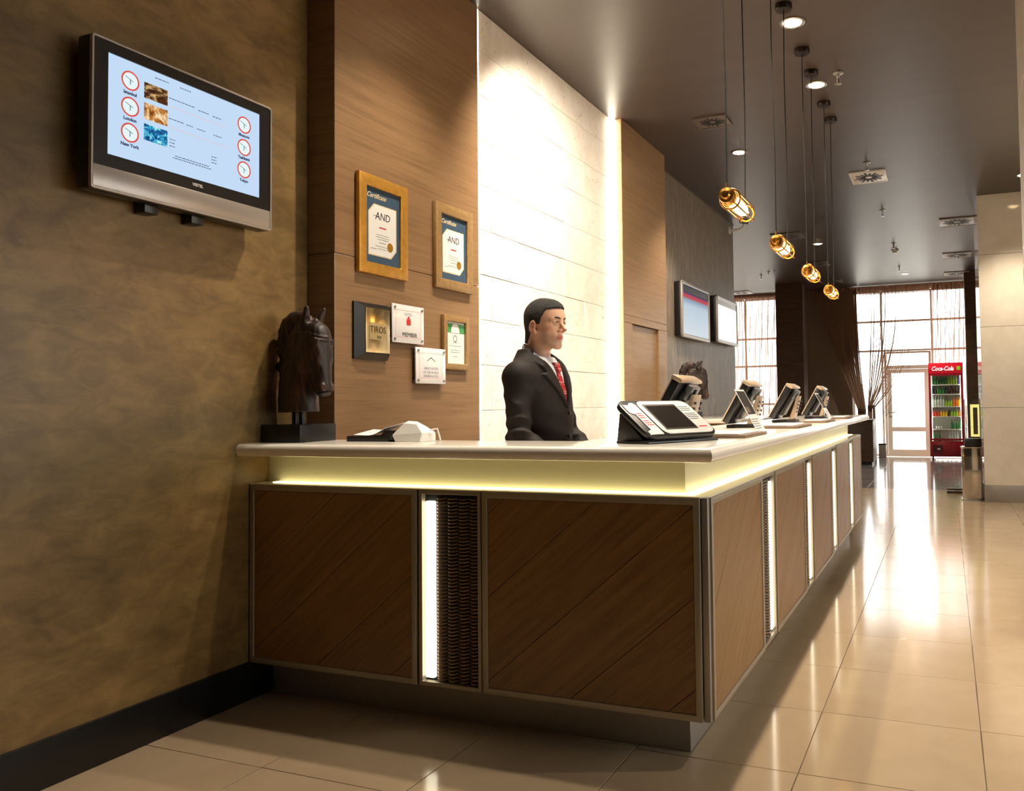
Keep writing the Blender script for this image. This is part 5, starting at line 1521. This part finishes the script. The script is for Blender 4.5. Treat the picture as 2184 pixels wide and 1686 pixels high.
g = Grid((-0.24, -0.36, 0.76), (0.30, 0.36, 1.555), 0.0046)
T = torso(g)
J = T
arms = None
for sy, E, Wp in ((-1, (0.015, -0.235, 1.13), (0.225, -0.18, 0.985)), (1, (0.015, 0.235, 1.13), (0.225, 0.16, 0.985))):
    J = smin(J, g.cone((-0.03, sy * 0.055, 1.468), (-0.028, sy * 0.162, 1.418), 0.05, 0.052), 0.05)
    up = g.cone((-0.034, sy * 0.18, 1.392), E, 0.058, 0.054)
    fo = g.cone(E, Wp, 0.054, 0.041)
    arm = smin(up, fo, 0.02)
    # cloth folds on the sleeve
    px, py, pz = g.x, g.y, g.z
    near = np.exp(-(((px - E[0]) ** 2 + (pz - E[2] - 0.02) ** 2) / 0.016))
    arm = arm + 0.010 * near * (np.abs(np.sin(42 * (pz * 0.8 - px * 0.35) + 1.5 * np.sin(17 * py + 9 * pz))) - 0.6)
    near2 = np.exp(-(((pz - 1.30) ** 2) / 0.006))
    arm = arm + 0.006 * near2 * (np.abs(np.sin(34 * (pz * 0.8 + px * 0.55 + 0.4 * py))) - 0.6)
    near3 = np.exp(-(((px - 0.10) ** 2 + (pz - 1.05) ** 2) / 0.010))
    arm = arm + 0.008 * near3 * (np.abs(np.sin(48 * (px * 0.9 + pz * 0.5))) - 0.6)
    arm = smax(arm, (np.array(Wp) @ np.array((0, 0, 0)) + (g.x - Wp[0]) * 0.82 + (Wp[2] - g.z) * 0.5), 0.004)   # cuff
    arms = arm if arms is None else np.minimum(arms, arm)
J = smin(J, arms, 0.008 + 0.05 * np.clip((g.z - 1.27) / 0.12, 0, 1))
J = J + 0.002 * np.exp(-((g.z - 1.12) ** 2) / 0.01) * np.sin(60 * (g.z + 0.4 * g.y))
J = smax(J, g.z - 1.53, 0.006); J = smax(J, 0.78 - g.z, 0.006)
vl = vline(g)
front = (g.x > -0.005)
wedge = np.where(front & (g.z > 1.255), vl, 1.0)
wedge = np.maximum(wedge, -(g.x + 0.005))
neckhole = g.cone((-0.028, 0, 1.44), (-0.036, 0, 1.6), 0.072, 0.072)
# lapels: thicker band beside the opening
lapw = np.interp(g.z, [1.262, 1.36, 1.415, 1.42, 1.50], [0.012, 0.052, 0.07, 0.046, 0.05])
lap = np.maximum(np.where(front & (g.z > 1.25) & (g.z < 1.505), np.maximum(T - 0.009, vl - lapw), 1.0), 0.0) if False else np.where((g.x > -0.02) & (g.z > 1.26) & (g.z < 1.515), np.maximum(T - 0.0095, vl - lapw), 0.05)
coll = np.where((g.x <= 0.01) & (g.z > 1.46), np.maximum(T - 0.010, 1.478 - g.z), 0.05)
J = np.minimum(np.minimum(J, smax(lap, J - 0.011, 0.002)), smax(coll, g.z - 1.536, 0.003))
J = smax(J, -wedge * 0.0 - np.where(wedge < 1.0, -wedge, -1.0) if False else np.where(wedge < 0, -wedge, -wedge), 0.003)
J = smax(J, -neckhole, 0.004)
inner = torso(g, 0.02)
J = np.where(wedge < 0.03, smax(J, -inner, 0.003), J)
sdf_obj('jacket', g.mesh(J), 'suit', man, smooth_it=2)
for z in (1.235, 1.13):
    bx_ = float(np.interp(z, [1.12, 1.24, 1.34], [0.145, 0.148, 0.134]))
    MB().cyl((bx_ - 0.004, -0.012, z), (bx_ + 0.006, -0.012, z), 0.0085, n=14).build('button', 'shoe', man, bevel=0.001)
# shirt, collar, tie
g = Grid((-0.16, -0.17, 1.10), (0.18, 0.17, 1.53), 0.0055)
S = smax(smax(torso(g, 0.014), g.z - 1.50, 0.005), 1.11 - g.z, 0.004)
sdf_obj('shirt', g.mesh(S), 'shirt', man, smooth_it=1)
mb = MB(); vs, fs = [], []
n = 40
for i in range(n + 1):
    th_ = math.radians(8) + (2 * PI - math.radians(16)) * i / n
    c, s_ = math.cos(th_), math.sin(th_)
    fz = (1 + c) / 2
    zt = 1.566 - 0.075 * fz; zb = zt - 0.05 - 0.028 * fz ** 3
    rt, rb = 0.0655, 0.078 + 0.016 * fz ** 2
    for r, z in ((rt - 0.004, zt), (rt, zt + 0.001), (rb, zb), (rb - 0.004, zb)):
        vs.append((-0.024 + r * c * 1.05, r * s_, z))
for i in range(n):
    a = 4 * i
    fs += [(a + q, a + (q + 1) % 4, a + 4 + (q + 1) % 4, a + 4 + q) for q in range(4)]
fs += [(0, 3, 2, 1), (4 * n, 4 * n + 1, 4 * n + 2, 4 * n + 3)]
mb.add(vs, fs).build('shirt_collar', 'shirt', man, smooth=50)
g = Grid((0.0, -0.06, 1.16), (0.18, 0.06, 1.50), 0.0035)
wv = np.interp(g.z, [1.16, 1.28, 1.40, 1.425, 1.43, 1.47, 1.476], [0.042, 0.037, 0.021, 0.014, 0.016, 0.024, 0.022])
T2 = torso(g, 0.014)
K = np.maximum(T2 - np.where(g.z > 1.426, 0.016, 0.008), np.abs(g.y) - wv)
K = smax(K, -(T2 + 0.004), 0.001); K = smax(smax(K, g.z - 1.472, 0.004), 1.17 - g.z, 0.003)
K = smax(K, -(g.x - 0.02), 0.001)
sdf_obj('tie', g.mesh(K), 'tie_cloth', man, smooth_it=1)
MB().box(0.096, 0.104, 0.07, 0.105, 1.325, 1.337).build('name_badge', 'gold_leaf', man)
# trousers and shoes
g = Grid((-0.2, -0.24, 0.05), (0.2, 0.24, 1.06), 0.011)
Tr = g.cone((0.0, -0.03, 0.96), (0.0, 0.03, 0.96), 0.135, 0.135)
Tr = smin(Tr, g.cone((0, 0, 0.95), (0, 0, 1.06), 0.125), 0.04)
for sy in (-1, 1):
    Tr = smin(Tr, smin(g.cone((-0.005, sy * 0.09, 0.9), (0.005, sy * 0.10, 0.5), 0.098, 0.076), g.cone((0.005, sy * 0.10, 0.5), (-0.015, sy * 0.11, 0.07), 0.076, 0.07), 0.02), 0.02)
Tr = smax(smax(Tr, 0.065 - g.z, 0.004), g.z - 1.05, 0.004)
sdf_obj('trousers', g.mesh(Tr), 'suit', man, smooth_it=1)
for sy in (-1, 1):
    gs = Grid((-0.14, sy * 0.12 - 0.08, -0.005), (0.24, sy * 0.12 + 0.08, 0.14), 0.006)
    Sh = smin(gs.cone((-0.05, sy * 0.11, 0.05), (0.05, sy * 0.12, 0.045), 0.05, 0.044), gs.cone((0.05, sy * 0.12, 0.042), (0.165, sy * 0.135, 0.034), 0.046, 0.034), 0.02)
    Sh = smax(Sh, 0.001 - gs.z, 0.003)
    sdf_obj('shoe', gs.mesh(Sh), 'shoe', man, smooth_it=1)

# small glowing prints need no light sampling of their own
for _n, _m in MATS.items():
    if _n.startswith(('screen', 'picture', 'sign_', 'fridge_sign', 'case_lamp', 'downlight_bulb')):
        _m.cycles.emission_sampling = 'NONE'
